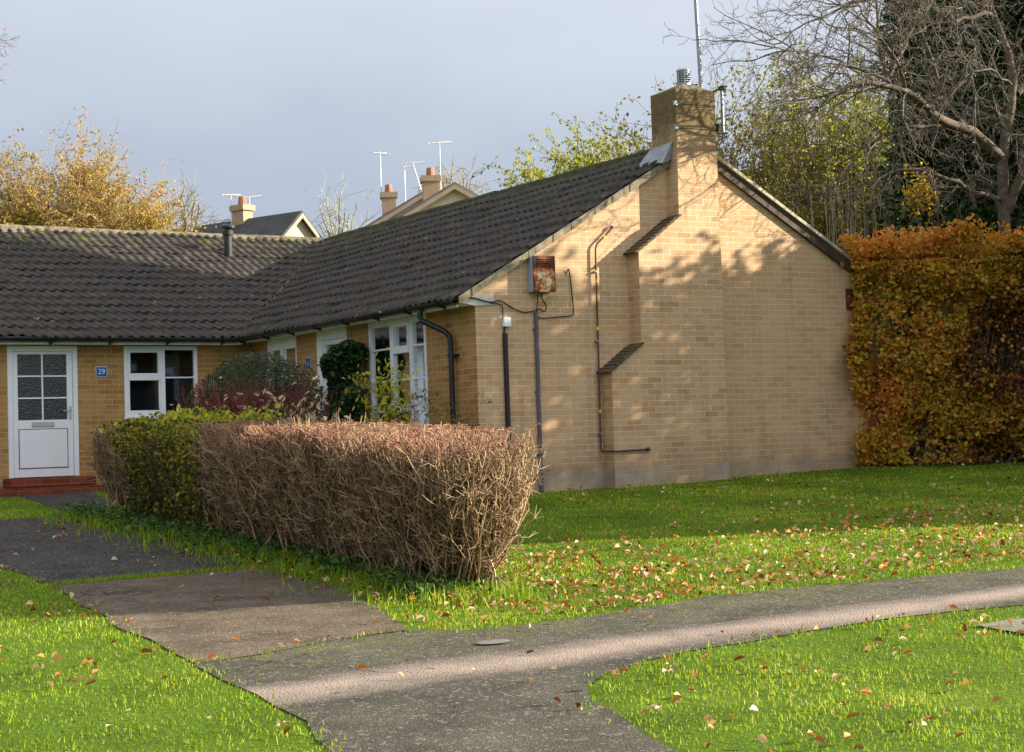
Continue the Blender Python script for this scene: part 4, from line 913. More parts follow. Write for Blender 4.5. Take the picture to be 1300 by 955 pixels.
gap = clump(P, .5, 9.3); gap2 = clump(P, .26, 3.3); kk = rng.uniform(size=len(P)) < np.where((gap < .3), .13, 1) * np.where(gap2 < .3, .3, 1); P, z, t = P[kk], z[kk], t[kk]
sh = np.clip(rng.normal(.50, .19, len(P)) + (clump(P, .8, 2.7) - .5) * .4 + (clump(P, .33, 5.7) - .5) * .35 + np.maximum(z - .88, 0) * 3.0 + .03 + np.clip(1.4 - t, 0, 1) * .14 - np.clip(t - 1.2, 0, 1) * .20 * (z < .93), 0, 1)  # top leaves coloured as sunlit orange, right face toned down as in shade
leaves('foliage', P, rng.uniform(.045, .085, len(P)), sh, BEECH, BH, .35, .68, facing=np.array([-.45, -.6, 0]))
lines = []
for i in range(420):
    t0 = rng.uniform(.15, 5.1); q0 = rng.uniform(.25, .9); b = np.array([*(h0 + hd * t0 + hn * q0), 0.]); b[2] = float(gz(b[0], b[1])); tt = t0 + rng.normal(0, .35); q1 = rng.uniform(.05, 1.1); e = np.array([*(h0 + hd * max(tt, .1) + hn * q1), 0]); e[2] = float(gz(e[0], e[1])) + rng.uniform(1.2, 3.2)
    if (b[1] > -.1 and b[0] < 7.3) or (e[1] > -.1 and e[0] < 7.3): continue
    tl = np.linspace(0, 1, 7)[:, None]; lines.append((b + (e - b) * tl + rng.normal(0, .04, (7, 3)) * tl, np.linspace(rng.uniform(.012, .03), .004, 7), .3))
    for c in range(5):
        f = rng.integers(1, 6); q = lines[-1][0][f] if c == 0 else lines[-1 - c][0][f]; d2 = unit(rng.normal(0, 1, 3) + np.array([0, 0, .3])); lines.append((np.stack([q, q + d2 * rng.uniform(.2, .5)]), np.array([.006, .002]), .3))
ln2 = [l for l in lines if not np.any((l[0][:, 1] > -.03) & (l[0][:, 0] < 7.2))]
tubes('stem', ln2, BARK, BH)

# ---------------------------------------------------------------- trees
def spline_pts(pts, n=14):
    P = np.array(pts, float); d = np.r_[0, np.cumsum(np.linalg.norm(np.diff(P, axis=0), axis=1))]; s = np.linspace(0, d[-1], n)
    Q = np.stack([np.interp(s, d, P[:, i]) for i in range(3)], 1); Q[1:-1] = .25 * Q[:-2] + .5 * Q[1:-1] + .25 * Q[2:]; return Q
AT = empty('apple_tree', (0, 0, 0), 0, 'old bare apple tree with arching limbs behind the beech hedge', 'tree')
TR = [(8.75, -.55, .1), (8.78, -.66, 1.6), (8.76, -.67, 3.48), (8.71, -.71, 4.42), (8.73, -.76, 4.93), (8.82, -.84, 5.33), (8.9, -.91, 5.59), (8.87, -.92, 5.88), (8.81, -.91, 6.24), (8.68, -.85, 6.51), (8.56, -.79, 6.8), (8.49, -.78, 7.23), (8.3, -.7, 7.7)]
LIMBS = [([(8.71, -.73, 4.65), (8.0, -.79, 5.03), (7.26, -.93, 5.03), (7.06, -1.05, 5.14), (6.66, -1.17, 5.3), (6.27, -1.29, 5.39), (5.8, -1.35, 5.43), (5.3, -1.4, 5.41), (4.94, -1.4, 5.33), (4.79, -1.42, 5.16), (4.55, -1.38, 4.94), (4.37, -1.36, 4.7)], .085, .014),
         ([(8.72, -.69, 4.01), (8.24, -.75, 4.06), (7.7, -.78, 4.22), (7.25, -.76, 4.37), (6.81, -.61, 4.4), (6.56, -.56, 4.33), (6.3, -.5, 4.1)], .05, .012),
         ([(5.93, -1.31, 5.46), (5.91, -1.23, 6.1), (5.91, -1.16, 6.64), (5.99, -1.01, 7.13), (6.1, -.9, 7.7)], .035, .01),
         ([(6.27, -1.29, 5.4), (5.97, -1.48, 5.74), (5.63, -1.53, 6.01), (5.25, -1.55, 6.37), (4.9, -1.5, 6.7)], .03, .009),
         ([(5.93, -1.32, 5.47), (6.45, -1.09, 6.0), (7.0, -1.01, 6.78), (7.31, -.99, 7.16)], .032, .01),
         ([(8.67, -1.02, 5.69), (7.97, -1.3, 5.82), (7.38, -1.4, 5.67), (6.97, -1.35, 5.29), (6.8, -1.35, 5.04)], .022, .007),
         ([(7.26, -.93, 5.0), (6.51, -.81, 4.93), (6.25, -.52, 4.72), (6.08, -.29, 4.56)], .04, .01),
         ([(8.77, -.71, 3.83), (8.85, -.85, 4.21), (8.98, -.95, 4.58), (9.3, -1.05, 5.22), (9.7, -1.1, 6.08), (10.0, -1.2, 6.9)], .085, .02),
         ([(5.96, -1.34, 5.45), (4.98, -1.34, 5.69), (4.17, -1.32, 5.76), (3.6, -1.33, 5.7)], .026, .006),
         ([(7.24, -.96, 5.67), (6.74, -1.07, 6.52), (6.22, -1.0, 6.82), (5.29, -.88, 6.42), (4.42, -.79, 6.08)], .035, .007),
         ([(8.9, -.91, 5.59), (9.35, -.98, 5.95), (9.81, -1.06, 6.46), (10.2, -1.3, 7)], .06, .02),
         ([(8.56, -.8, 6.75), (8.24, -1.06, 6.71), (7.41, -1.0, 6.48), (6.71, -.93, 6.49)], .04, .01),
         ([(8.7, -.7, 5.2), (8.3, .3, 5.8), (7.8, 1.0, 6.3)], .05, .012)]
big = [(spline_pts(TR, 20), np.linspace(.155, .035, 20))]; limbs = []
for pts_, r0, r1 in LIMBS:
    Q = spline_pts(pts_, 14); Q[1:-1] += rng.normal(0, .018, (12, 3)); big.append((Q, np.linspace(r0, r1, 14))); limbs.append((Q, r0))
tubes('trunk', big, BARK, AT)
lines = []; tips = []
o_a = dict(n=[7, 5, 4], wob=[.2, .26, .3], up=[-.02, -.05, -.06], taper=[.35, .35, .4], rmin=.0036, kids=[6, 4], t0=[.2, .15], ang=[(30, 75), (25, 70)], lr=[.5, .55], rr=[.6, .65])
for Q, r0 in limbs + [(big[0][0][8:], .06)]:
    Ln = np.linalg.norm(np.diff(Q, axis=0), axis=1).sum()
    for c in range(int(5 * Ln) + 3):
        i = rng.integers(2, len(Q) - 1); dd = unit(Q[i + 1] - Q[i]); a = rng.uniform(.6, 1.3); pr = unit(np.cross(dd, rng.normal(size=3))); dr = dd * math.cos(a) + pr * math.sin(a) + np.array([-.12, 0, .25])
        grow(lines, tips, Q[i], dr, rng.uniform(.5, 1.35), .013, 0, o_a)
tubes('crown', lines, m_bark('apple_twig', (.085, .068, .055), (.25, .215, .175)), AT)

# ivy-clad conifer behind
CT = empty('evergreen_tree', (0, 0, 0), 0, 'dark green ivy clad tree behind the bare apple tree', 'tree')
IVY = m_leaf('dark_ivy', [(0, (.010, .026, .008)), (.45, (.03, .075, .017)), (.8, (.07, .14, .03)), (1, (.15, .22, .055))], .25, .4)
ct0 = np.array([11.6, 1.5]); n = 130000
z = rng.uniform(0, 1, n); a = rng.uniform(0, 2 * PI, n); rad = np.interp(z, [0, .3, .45, .6, .8, 1], [2.75, 2.65, 2.3, 1.85, 1.75, 1.4])
lump = 1 + .16 * np.sin(a * 3 + z * 9) + .12 * np.sin(a * 7 - z * 17)
k = (1 - np.abs(rng.normal(0, .2, n))) * lump; P = np.stack([ct0[0] + np.cos(a) * rad * k, ct0[1] + np.sin(a) * rad * k, .2 + z * 11.0], 1)
P += unit(rng.normal(size=(n, 3))) * ((clump(P, .4, 3.9) - .5) * .6)[:, None]
kk = (P[:, 0] > 7.5) & ((np.cos(a) * RT[0] + np.sin(a) * RT[1] < .6)); P = P[kk]
leaves('foliage', P, rng.uniform(.07, .15, len(P)), np.clip(rng.beta(1.4, 2, len(P)) + (clump(P, .7, 1.1) - .5) * .5, 0, 1), IVY, CT, .3, .75)
lines = [(np.array([[ct0[0] + dx, ct0[1] + dy, .1], [ct0[0] + dx * 1.2, ct0[1] + dy * 1.2, 5], [ct0[0] + dx * .6, ct0[1] + dy * .6, 11.5]]), np.array([.3, .22, .06])) for dx, dy in ((0, 0), (.5, .2), (-.4, .3))]
tubes('trunk', lines, BARK, CT)
# tangle of pale dead stems in front of it
TG = empty('bramble', (0, 0, 0), 0, 'tangle of pale dry climbing stems hanging over the evergreen', 'climber')
lines = []
for i in range(420):
    t = rng.uniform(-.5, 3.4); q = rng.uniform(.9, 2.0); b = np.array([7.2 + .85 * t + .52 * q, 1.2 - .52 * t + .85 * q - 1.4, 0.]); b[2] = rng.uniform(3.0, 7.6) if rng.uniform() < .75 else rng.uniform(2.6, 3.6)
    if b[0] < 7.6: continue
    d = unit(rng.normal(0, 1, 3) * np.array([1, .5, 1])); Q = [b]
    for j in range(6): d = unit(d + rng.normal(0, .42, 3) + np.array([0, 0, -.08])); Q.append(Q[-1] + d * rng.uniform(.06, .16))
    lines.append((np.array(Q), np.linspace(.0085, .004, 7), rng.uniform(0, 1)))
tubes('stem', lines, m_bark('dry_stem', (.20, .17, .11), (.46, .41, .30)), TG)

# thicket of thin olive trees between the bungalow and the evergreen
def tree(name, label, base, h, spec, bark, leafmat=None, nleaf=0, lsize=(.04, .08), spread=(0, 0, 1), r=.1, group=None, stems=1, droop=.3, jit=.06, lean=.12):
    e = empty(name, (0, 0, 0), 0, label, 'tree', group); lines = []; tips = []
    for i in range(stems):
        b = np.array([base[0] + (rng.normal(0, .3) if stems > 1 else 0), base[1] + (rng.normal(0, .3) if stems > 1 else 0), base[2]])
        grow(lines, tips, b, np.array(spread) + rng.normal(0, lean, 3) * (1 if stems > 1 else .3), h * rng.uniform(.85, 1.05) if stems > 1 else h, r, 0, spec)
    thick = [l for l in lines if l[1][0] > spec.get('cut', .03)]; thin = [l for l in lines if l[1][0] <= spec.get('cut', .03)]
    tubes('trunk', thick, bark, e); tubes('crown', thin, spec.get('twig', bark), e)
    if nleaf:
        P = along(tips, nleaf) + rng.normal(0, jit, (nleaf, 3)); leaves('foliage', P, rng.uniform(*lsize, nleaf), np.clip(rng.beta(1.6, 1.6, nleaf) + (clump(P, .8, rng.uniform(0, 9)) - .5) * .6, 0, 1), leafmat, e, .2, .55, droop=droop)
    return e
THB = m_bark('olive_bark', (.10, .085, .05), (.25, .21, .13)); THT = m_bark('olive_twig', (.13, .105, .06), (.28, .23, .13))
OLL = m_leaf('olive_gold_leaf', [(0, (.07, .06, .02)), (.4, (.20, .175, .035)), (.75, (.42, .37, .06)), (1, (.62, .52, .10))], .4)
GRL = m_leaf('fresh_yellow_green_leaf', [(0, (.08, .11, .016)), (.4, (.24, .28, .03)), (.75, (.46, .48, .05)), (1, (.70, .60, .08))], .45)
sp_th = dict(n=[8, 6, 5, 4], wob=[.06, .16, .22, .28], up=[.03, .04, .0, -.03], taper=[.3, .35, .4, .4], rmin=.006, kids=[15, 6, 5], t0=[.2, .15, .1], ang=[(25, 55), (25, 60), (25, 65)], lr=[.42, .55, .5], rr=[.5, .6, .6], cut=.04, twig=THT)
def crown_tree(name, label, base, ctr, rad, ntw, nleaf, bark, twig, leafmat, lsize, rtr=.12, group=None, tw=.008, seed=1., low=-.55, limbs=16, hang=0):
    """limbs fan from the trunk into an uneven crown; fine twigs and leaves gather round their ends"""
    e = empty(name, (0, 0, 0), 0, label, 'tree', group); base, ctr, rad = map(lambda v: np.array(v, float), (base, ctr, rad))
    fork = base + (ctr - base) * .45; fork[2] = base[2] + (ctr[2] - rad[2] * .5 - base[2]) * .9
    t = np.linspace(0, 1, 8)[:, None]; big = [(base + (fork - base) * t + rng.normal(0, .03, (8, 3)) * t, np.linspace(rtr, rtr * .7, 8))]; ends = []
    for i in range(limbs):
        d = unit(rng.normal(size=3) * np.array([1, 1, .7]) + np.array([0, 0, .55])); q = ctr + d * rad * rng.uniform(.45, .85); q[2] = max(q[2], ctr[2] + low * rad[2])
        m = (fork + q) / 2 + np.array([0, 0, -.05 * rad[2]]) + rng.normal(0, .1, 3) * rad * .4; tt = np.linspace(0, 1, 9)[:, None]
        Pq = (1 - tt) ** 2 * fork + 2 * tt * (1 - tt) * m + tt ** 2 * q + rng.normal(0, .02, (9, 3)) * rad.mean(); Pq[0] = fork; big.append((Pq, np.linspace(rtr * .42, tw * 1.5, 9))); ends.append(Pq)
    tubes('trunk', big, bark, e); lines = []; tips = []
    for i in range(ntw):
        L_ = ends[rng.integers(0, limbs)]; k = rng.integers(2, 9); q = L_[k]; out_ = unit((q - ctr) / rad + np.array([0, 0, .35 - hang]) + rng.normal(0, .75, 3)); d = out_; Q = [q]; sl_ = rng.uniform(.25, .62) * rad.mean() / 4 * (1.25 if k > 5 else .9)
        for j in range(4): d = unit(d + rng.normal(0, .22, 3) + np.array([0, 0, .04 - hang * .3])); Q.append(Q[-1] + d * sl_)
        Q = np.array(Q)
        if Q[-1, 2] < ctr[2] + (low - .35) * rad[2]: continue
        lines.append((Q, np.linspace(tw, tw * .55, 5))); tips.append(Q)
        for c in range(3):
            q2 = Q[rng.integers(1, 5)]; d2 = unit(d + rng.normal(0, .6, 3)); e2 = q2 + d2 * sl_ * rng.uniform(.6, 1.6); lines.append((np.stack([q2, (q2 + e2) / 2 + rng.normal(0, .02, 3), e2]), np.array([tw * .65, tw * .55, tw * .45]))); tips.append(lines[-1][0])
    tubes('crown', lines, twig, e)
    if nleaf:
        P = along(tips, nleaf) + rng.normal(0, .05, (nleaf, 3)) * rad.mean() * .5; c_ = clump(P, .32 * rad.mean(), seed); kk = rng.uniform(size=nleaf) < .25 + 1.2 * c_; P, c_ = P[kk], c_[kk]
        leaves('foliage', P, rng.uniform(*lsize, len(P)), np.clip(rng.normal(.5, .2, len(P)) + (c_ - .5) * .5, 0, 1), leafmat, e, .2, .55, droop=.4)
    return e
G_ = 'thin trees beside the bungalow'
crown_tree('thicket_tree', 'olive gold twiggy tree right behind the chimney', (10.2, 8.2, .2), (9.7, 7.6, 4.6), (1.9, 1.9, 2.7), 1100, 26000, THB, THT, OLL, (.05, .10), .12, G_, .0075, 1.3, limbs=26)
crown_tree('thicket_tree', 'taller thin tree with pale green leaves left of the evergreen', (12.2, 6.4, .2), (12.0, 6.2, 5.6), (1.5, 1.5, 3.0), 900, 24000, THB, THT, GRL, (.05, .10), .12, G_, .0075, 4.3, limbs=24)
crown_tree('thicket_tree', 'dense brown twiggy tree just above the right roof slope', (10.6, 4.9, .2), (10.4, 4.9, 3.5), (1.6, 1.5, 2.2), 1000, 20000, THB, THT, OLL, (.05, .10), .10, G_, .0075, 2.6, limbs=26)
crown_tree('thicket_tree', 'brown twiggy tree seen between the arching apple limbs', (12.6, 8.6, .2), (12.2, 8.2, 5.4), (1.7, 1.7, 2.6), 900, 15000, THB, THT, OLL, (.05, .10), .12, G_, .0075, 5.6, limbs=24)
# upright pale shoots
US = empty('coppice', (0, 0, 0), 0, 'cluster of upright pale shoots above the end of the right roof slope', 'shrub'); lines = []
for i in range(110):
    b = np.array([8.9 + rng.uniform(-.6, 1.5), 2.9 + rng.uniform(-.4, .4) , .2]); b[1] -= (b[0] - 8.9) * .6; e = b + np.array([rng.normal(0, .12), rng.normal(0, .12), rng.uniform(3.2, 4.9)]); t = np.linspace(0, 1, 7)[:, None]
    lines.append((b + (e - b) * t + rng.normal(0, .018, (7, 3)), np.linspace(.018, .005, 7), .5))
tubes('stem', lines, PALEB, US)
n = 700; P = along([l[0][3:] for l in lines], n) + rng.normal(0, .08, (n, 3)); leaves('foliage', P, rng.uniform(.03, .06, n), rng.uniform(0, 1, n), m_leaf('russet_leaf', [(0, (.12, .04, .02)), (1, (.40, .22, .08))], .3), US)
# small sapling with bright yellow leaves
YSAP = empty('sapling', (0, 0, 0), 0, 'slender sapling topped with a tuft of bright yellow leaves', 'tree'); lines = []
for i in range(5):
    b = np.array([7.75 + rng.normal(0, .05), .25 + rng.normal(0, .05) - .75, .2]); e = np.array([7.42 + rng.normal(0, .2), -.34 + rng.normal(0, .1), 4.1 + rng.normal(0, .15)]); t = np.linspace(0, 1, 6)[:, None]; lines.append((b + (e - b) * t + rng.normal(0, .02, (6, 3)), np.linspace(.014, .005, 6), .5))
tubes('trunk', lines, THB, YSAP)
n = 260; P = np.array([7.40, -.36, 4.12]) + rng.normal(0, 1, (n, 3)) * np.array([.15, .1, .15]); leaves('crown', P, rng.uniform(.05, .1, n), rng.uniform(0, 1, n), m_leaf('bright_yellow_leaf', [(0, (.35, .25, .02)), (1, (.75, .55, .04))], .5), YSAP)

# yellow-green tree beyond the main roof
sp_w = dict(n=[8, 7, 6, 5], wob=[.07, .14, .2, .25], up=[.02, .03, .0, -.03], taper=[.35, .35, .4, .4], rmin=.009, kids=[11, 7, 6], t0=[.3, .25, .15], ang=[(25, 60), (20, 55), (20, 60)], lr=[.55, .5, .5], rr=[.5, .6, .6], cut=.04)
crown_tree('ash_tree', 'loose yellow green tree rising behind the main roof left of the chimney', (11.9, 14.3, .3), (11.75, 14.6, 5.75), (2.0, 2.0, 2.0), 1500, 60000, BARK, THT, GRL, (.06, .11), .2, None, .009, 2.2, low=-.6, limbs=26, hang=.05)
# trees behind the left roof
GOLD = m_leaf('golden_leaf', [(0, (.16, .12, .03)), (.35, (.36, .29, .05)), (.7, (.52, .38, .09)), (1, (.58, .32, .14))], .4)
GTW = m_bark('tan_twig', (.26, .16, .09), (.46, .31, .19))
sp_g = dict(n=[7, 6, 5, 4], wob=[.08, .14, .2, .25], up=[.02, .03, .02, .0], taper=[.35, .35, .4, .4], rmin=.008, kids=[12, 8, 6], t0=[.22, .2, .1], ang=[(25, 62), (20, 55), (20, 55)], lr=[.6, .52, .5], rr=[.5, .6, .6], cut=.05, twig=GTW)
crown_tree('golden_tree', 'broad golden leaved tree beyond the left roof', (1.4, 20.3, .3), (1.3, 20.2, 4.95), (2.2, 2.3, 2.25), 4200, 150000, BARK, GTW, GOLD, (.045, .09), .2, 'trees beyond the left roof', .009, 1.9, low=-.8, limbs=44)
crown_tree('golden_tree', 'greener bushy tree at the far left beyond the roof', (-.4, 21.2, .3), (-.25, 21.2, 4.75), (1.3, 1.5, 2.0), 2000, 40000, BARK, GTW, m_leaf('green_gold_leaf', [(0, (.10, .10, .02)), (.5, (.28, .27, .03)), (1, (.48, .38, .05))], .4), (.06, .12), .16, 'trees beyond the left roof', .009, 3.1, low=-.8, limbs=36)
PTB = m_bark('pale_tree_bark', (.20, .18, .12), (.38, .35, .25))
crown_tree('bare_tree', 'dark purplish bare tree at the left edge above the roof', (.6, 26.0, .3), (.7, 25.8, 6.9), (1.0, 1.0, 1.6), 500, 0, BARK, m_bark('purple_twig', (.10, .07, .07), (.22, .16, .15)), None, (.05, .1), .14, None, .009, 1.0, low=-.9, limbs=20)
crown_tree('bare_tree', 'pale bare tree standing beside the chimney of the far roof', (9.5, 34.6, .3), (9.45, 34.5, 8.0), (1.75, 1.75, 1.75), 170, 0, PTB, PTB, None, (.05, .1), .15, None, .013, 1.0, low=-1.2, limbs=20)
crown_tree('bare_tree', 'thin bare tree with a few gold leaves behind the pink gable', (21.6, 38.0, .3), (21.6, 37.9, 9.9), (1.6, 1.6, 1.5), 260, 700, PTB, m_bark('yellow_tree_bark', (.20, .17, .09), (.36, .31, .17)), GOLD, (.06, .12), .15, None, .013, 1.0, low=-1.2, limbs=20)
crown_tree('bare_tree', 'faint bare tree far off between the two distant roofs', (28.3, 62, .3), (28.3, 61.5, 12.0), (1.9, 1.9, 2.0), 220, 0, PTB, m_bark('haze_bark', (.34, .33, .31), (.48, .47, .45)), None, (.05, .1), .15, None, .016, 1.0, low=-1.2, limbs=20)
# overhanging twigs at the top left come from a tree to the left
RT_ = empty('red_tree', (0, 0, 0), 0, 'reddish bare twigs reaching in at the upper left corner', 'tree'); lines = []; tips = []
tr = spline_pts([(-6.6, 12.7, .2), (-6.4, 12.6, 3), (-5.6, 12.0, 6), (-4.6, 11.4, 7.2), (-3.6, 10.9, 7.7)], 14); lines.append((tr, np.linspace(.16, .02, 14)))
for c in range(32):
    i = rng.integers(9, 14); grow(lines, tips, tr[min(i, 13)], (.7 + rng.normal(0, .3), -.4 + rng.normal(0, .2), .12 + rng.normal(0, .45)), rng.uniform(.5, .95), .012, 0, o_a)
tubes('trunk', lines[:1], BARK, RT_); tubes('crown', lines[1:], m_bark('red_twig', (.22, .13, .12), (.40, .27, .25)), RT_)
n = 30; P = along(tips, n); leaves('foliage', P, rng.uniform(.05, .08, n), rng.uniform(.5, 1, n), m_leaf('red_leaf', [(0, (.3, .05, .03)), (1, (.55, .10, .05))], .3), RT_)

# unseen hedge added out of frame, shaped to shade the lawn and gable
SUN_AZ, SUN_EL = math.radians(-28.), math.radians(19.5)
S = np.array([math.cos(SUN_EL) * math.cos(SUN_AZ), math.cos(SUN_EL) * math.sin(SUN_AZ), math.sin(SUN_EL)])
sH = np.array([math.cos(SUN_AZ), math.sin(SUN_AZ)]); pH = np.array([-sH[1], sH[0]]); te = math.tan(SUN_EL)
SH = empty('shade_hedge', (0, 0, 0), 0, 'unseen tall hedge shaped to cast the shade on the lawn and gable', 'hedge')
edge = np.array([(6.9, 0, 3.62), (6.03, 0, 3.47), (5.15, 0, 3.42), (4.29, 0, 3.18), (3.94, 0, 3.08), (2.7, -.25, 2.97), (1.9, 0, 2.95), (1.0, 0, 3.05), (0, 0, 2.75)])   # where its shade stops on the gable
eu = edge[:, :2] @ pH; ev = edge[:, 2] - .12 - edge[:, :2] @ sH * te; o_ = np.argsort(eu); eu, ev = np.r_[-5.9, -5.5, -.8, eu[o_]], np.r_[2.6, 2.9, 2.9, ev[o_]]
YD = 12.0
n = 120000; u = rng.uniform(-5.85, 4.3, n); dd = YD + rng.normal(0, .4, n)
top = np.interp(u, eu, ev) + te * YD + .13 * np.sin(u * 5.1) + .10 * np.sin(u * 11.7 + 1) + .07 * np.sin(u * 23)
z = rng.uniform(0, 1, n) ** .8; P = np.stack([pH[0] * u + sH[0] * dd, pH[1] * u + sH[1] * dd, 0 * u], 1); P[:, 2] = gz(P[:, 0], P[:, 1]) + z * (top - gz(P[:, 0], P[:, 1]))
kk = rng.uniform(size=n) < np.where(z > .95, .45, 1) * np.where(u > 3.0, .6, 1) * np.where((u < 1.3) & (u > -.2), .5, 1); P = P[kk]
leaves('foliage', P, rng.uniform(.08, .18, len(P)), rng.uniform(0, 1, len(P)), IVY, SH, .3, .6)
lines = []
for i in range(120):
    uu = rng.uniform(-5.7, 4.2); b = np.array([pH[0] * uu + sH[0] * YD, pH[1] * uu + sH[1] * YD, .1]); lines.append((np.array([b, b + [rng.normal(0, .1), rng.normal(0, .1), 2], b + [rng.normal(0, .25), rng.normal(0, .25), 4.6]]), np.array([.06, .04, .01]), .5))
tubes('stem', lines, BARK, SH)
# tall narrow tree, unseen, added out of frame to shade the left wing's roof
PO = empty('shade_tree', (0, 0, 0), 0, 'unseen tall narrow tree added to shade the left roof', 'tree')
pc_ = pH * 4.75 + sH * 18.5; n = 26000; z = rng.uniform(.12, 1, n); a = rng.uniform(0, 2 * PI, n); rad = 1.05 * np.sqrt(np.clip((1 - z) * 6, 0, 1)) * (1 + .2 * np.sin(a * 3 + z * 30)) * np.sqrt(rng.uniform(0, 1, n))
leaves('crown', np.stack([pc_[0] + rad * np.cos(a), pc_[1] + rad * np.sin(a), z * 14.2], 1), rng.uniform(.1, .2, n), rng.uniform(0, 1, n), IVY, PO, .2, .7)
tubes('trunk', [(np.array([[*pc_, 0], [*pc_, 7], [*pc_, 13.5]]), np.array([.25, .15, .03]))], BARK, PO)
# ---------------------------------------------------------------- distant houses
CREAM = m_plain('cream_render', (.62, .52, .34), .9, .08, 3); PINK = m_plain('pink_render', (.72, .55, .45), .9, .1, 3); FTILE = m_plain('far_slate', (.055, .055, .055), .8, .35, 3)
FBRICK = m_plain('far_brick', (.42, .29, .19), .9, .25, 20); FWHITE = m_plain('aerial_white', (.75, .75, .75), .5, .05)
FPINKR = m_plain('far_pale_roof', (.24, .20, .18), .85, .25, 3)
def house(label, apex, ridge_dir, length, half, drop, base, wallmat, roofmat=None):
    r = empty('house', (apex[0], apex[1], base), math.atan2(ridge_dir[1], ridge_dir[0]), label, 'house'); H = apex[2] - base
    m = MB(); m.prism([(-half, 0), (half, 0), (half, H - drop), (0, H), (-half, H - drop)], 0, length, lambda a, d_, z: (d_, a, z)); m.build('wall', wallmat, r)
    m = MB(); t = .09; k = drop / half
    for s in (-1, 1):
        m.prism([(0, H + .02), (s * (half + .3), H - drop - .3 * k + .02), (s * (half + .3), H - drop - .3 * k + t), (0, H + t)], -.22, length + .2, lambda a, d_, z: (d_, a, z))
    m.build('roof', roofmat or FTILE, r)
    m = MB(); 
    for s in (-1, 1): m.prism([(0, H + .01), (s * (half + .3), H - drop - .3 * k + .01), (s * (half + .3), H - drop - .3 * k - .13), (0, H - .13)], -.24, -.2, lambda a, d_, z: (d_, a, z))
    m.build('bargeboard', m_plain('far_barge', (.42, .32, .24), .8, .1), r)
    return r
def far_chimney(r, x, y, z0, z1, wx=.8, wy=.5, world=False):
    if world: q = Matrix.Rotation(-r.rotation_euler.z, 3, 'Z') @ (Vector((x, y, 0)) - r.location); x, y = q.x, q.y; z0 -= r.location.z; z1 -= r.location.z
    m = MB(); m.box(x - wx / 2, x + wx / 2, y - wy / 2, y + wy / 2, z0, z1); m.box(x - wx / 2 - .06, x + wx / 2 + .06, y - wy / 2 - .06, y + wy / 2 + .06, z1 - .18, z1); c = m.build('chimney', FBRICK, r)
    m = MB(); m.tube([(x, y, z1), (x, y, z1 + .28)], [.14, .11], 10); m.build('chimney_pot', TERRA, c)
def aerial(label, p, h, yagi=True, tilt=0, rz=0.0):
    a = empty('tv_aerial', p, rz, label, 'aerial', 'television aerials on the far roofs'); MB().tube([(0, 0, 0), (tilt, 0, h)], .019, 6).build('mast', FWHITE, a)
    m = MB(); m.tube([(tilt - .4, 0, h - .06), (tilt + .4, 0, h + .02)], .014, 5)
    for i in range(7): x = tilt - .38 + i * .125; m.tube([(x, -.2, h - .04), (x, .2, h - .04)], .009, 4)
    m.build('antenna', FWHITE, a)
# left distant house: ridge recedes to the left
r1 = house('far cream gabled house with dark slate roof and one chimney', (11.72, 30.78, 7.99), (-2.27 / 6.17, 5.74 / 6.17), 11, 1.05, .95, .3, CREAM)
far_chimney(r1, 10.84, 33.0, 7.2, 8.52, .5, .42, True)
aerial('white aerial on the chimney of the left far house, left of its stack', (10.55, 33.2, 7.7), 1.2, rz=.4); aerial('white aerial right behind the chimney of the left far house', (11.15, 33.15, 7.7), 1.15, rz=-.3)
r2 = house('far pink gabled house with its chimney on the left slope', (14.38, 25.61, 8.26), (.42, .908), 9, 3.0, 1.75, .3, PINK, FPINKR)
far_chimney(r2, 15.7, 29.4, 7.2, 9.15, .5, .5, True)
r3 = house('farther pink house stepped behind the pink gable', (16.45, 31.2, 8.9), (.42, .908), 8, 4.2, 2.45, .3, PINK, FPINKR)
far_chimney(r3, 16.4, 33.6, 7.6, 9.25, .45, .45, True)
aerial('slim aerial on the farther pink house, leftmost of the group', (16.2, 33.75, 9.0), 1.65, rz=.5); aerial('broad aerial between the two pink chimneys', (16.71, 33.0, 8.6), 1.5, rz=-.5)
aerial('tall aerial beside the right pink chimney', (15.98, 29.25, 8.3), 1.95, rz=-.2); aerial('tilted small aerial left of the right pink chimney', (15.95, 30.5, 8.9), .9, tilt=-.25, rz=-.4)

# ---------------------------------------------------------------- daylight
w = bpy.data.worlds.new('World'); SC.world = w; w.use_nodes = True; nt = w.node_tree; nt.nodes.clear()
out = nt.nodes.new('ShaderNodeOutputWorld'); bg = nt.nodes.new('ShaderNodeBackground'); sky = nt.nodes.new('ShaderNodeTexSky')
sky.sky_type = 'NISHITA'; sky.sun_disc = False; sky.sun_elevation = SUN_EL; sky.sun_rotation = PI / 2 - SUN_AZ; sky.dust_density = 1.5
tc = nt.nodes.new('ShaderNodeTexCoord'); sp = nt.nodes.new('ShaderNodeSeparateXYZ'); nt.links.new(tc.outputs['Generated'], sp.inputs[0])
cr = nt.nodes.new('ShaderNodeValToRGB'); e = cr.color_ramp.elements
e[0].position = .0; e[0].color = (1.6, 1.97, 2.72, 1); e[1].position = .06; e[1].color = (1.63, 1.97, 2.70, 1)
for p_, c_ in ((.13, (2.14, 2.38, 2.93)), (.22, (3.05, 3.25, 3.7)), (.34, (4.0, 4.1, 4.4)), (.8, (4.5, 4.6, 4.8))):
    q = e.new(p_); q.color = (*c_, 1)
ns_ = nt.nodes.new('ShaderNodeTexNoise'); ns_.inputs['Scale'].default_value = 3.0; ns_.inputs['Detail'].default_value = 5
mp = nt.nodes.new('ShaderNodeMapping'); mp.inputs['Scale'].default_value = (1, 1, 2.6); nt.links.new(tc.outputs['Generated'], mp.inputs[0]); nt.links.new(mp.outputs[0], ns_.inputs['Vector'])
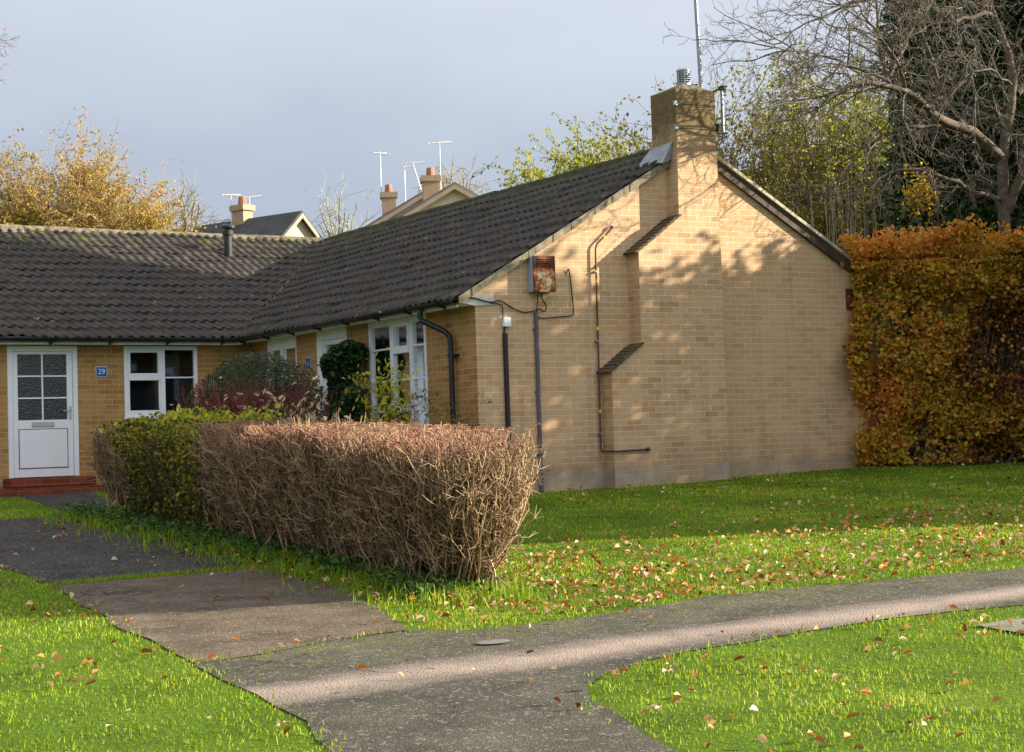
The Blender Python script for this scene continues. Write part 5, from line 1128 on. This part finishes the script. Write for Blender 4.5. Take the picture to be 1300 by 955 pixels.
mz = nt.nodes.new('ShaderNodeMath'); mz.operation = 'MULTIPLY_ADD'; mz.inputs[1].default_value = .22; nt.links.new(ns_.outputs['Fac'], mz.inputs[0]); nt.links.new(sp.outputs[2], mz.inputs[2])
ms = nt.nodes.new('ShaderNodeMath'); ms.operation = 'SUBTRACT'; ms.inputs[1].default_value = .11; nt.links.new(mz.outputs[0], ms.inputs[0]); nt.links.new(ms.outputs[0], cr.inputs[0])
# cloud bank is brighter toward the sun
dt = nt.nodes.new('ShaderNodeVectorMath'); dt.operation = 'DOT_PRODUCT'; nt.links.new(tc.outputs['Generated'], dt.inputs[0]); dt.inputs[1].default_value = (math.cos(SUN_AZ - .5), math.sin(SUN_AZ - .5), .15)
mr = nt.nodes.new('ShaderNodeMapRange'); mr.inputs[1].default_value = -.1; mr.inputs[2].default_value = 1; mr.inputs[3].default_value = 1; mr.inputs[4].default_value = 1.7; nt.links.new(dt.outputs['Value'], mr.inputs[0])
vm = nt.nodes.new('ShaderNodeVectorMath'); vm.operation = 'SCALE'; nt.links.new(cr.outputs[0], vm.inputs[0]); nt.links.new(mr.outputs[0], vm.inputs['Scale'])
mx = nt.nodes.new('ShaderNodeMixRGB'); mx.inputs[0].default_value = .85; nt.links.new(sky.outputs[0], mx.inputs[1]); nt.links.new(vm.outputs[0], mx.inputs[2])
nt.links.new(mx.outputs[0], bg.inputs[0]); bg.inputs[1].default_value = .088; nt.links.new(bg.outputs[0], out.inputs[0])
sl = bpy.data.lights.new('sun', 'SUN'); sl.energy = 5; sl.angle = math.radians(.5); sl.color = (1, .90, .735); so = bpy.data.objects.new('sun', sl); C.objects.link(so)
so.rotation_euler = Vector(S).to_track_quat('Z', 'Y').to_euler()
SC.view_settings.view_transform = 'Standard'; SC.view_settings.look = 'None'; SC.view_settings.exposure = 0; SC.view_settings.gamma = 1
SC.cycles.film_exposure = 2.5; SC.cycles.max_bounces = 8; SC.cycles.transparent_max_bounces = 16; SC.cycles.sample_clamp_indirect = 6
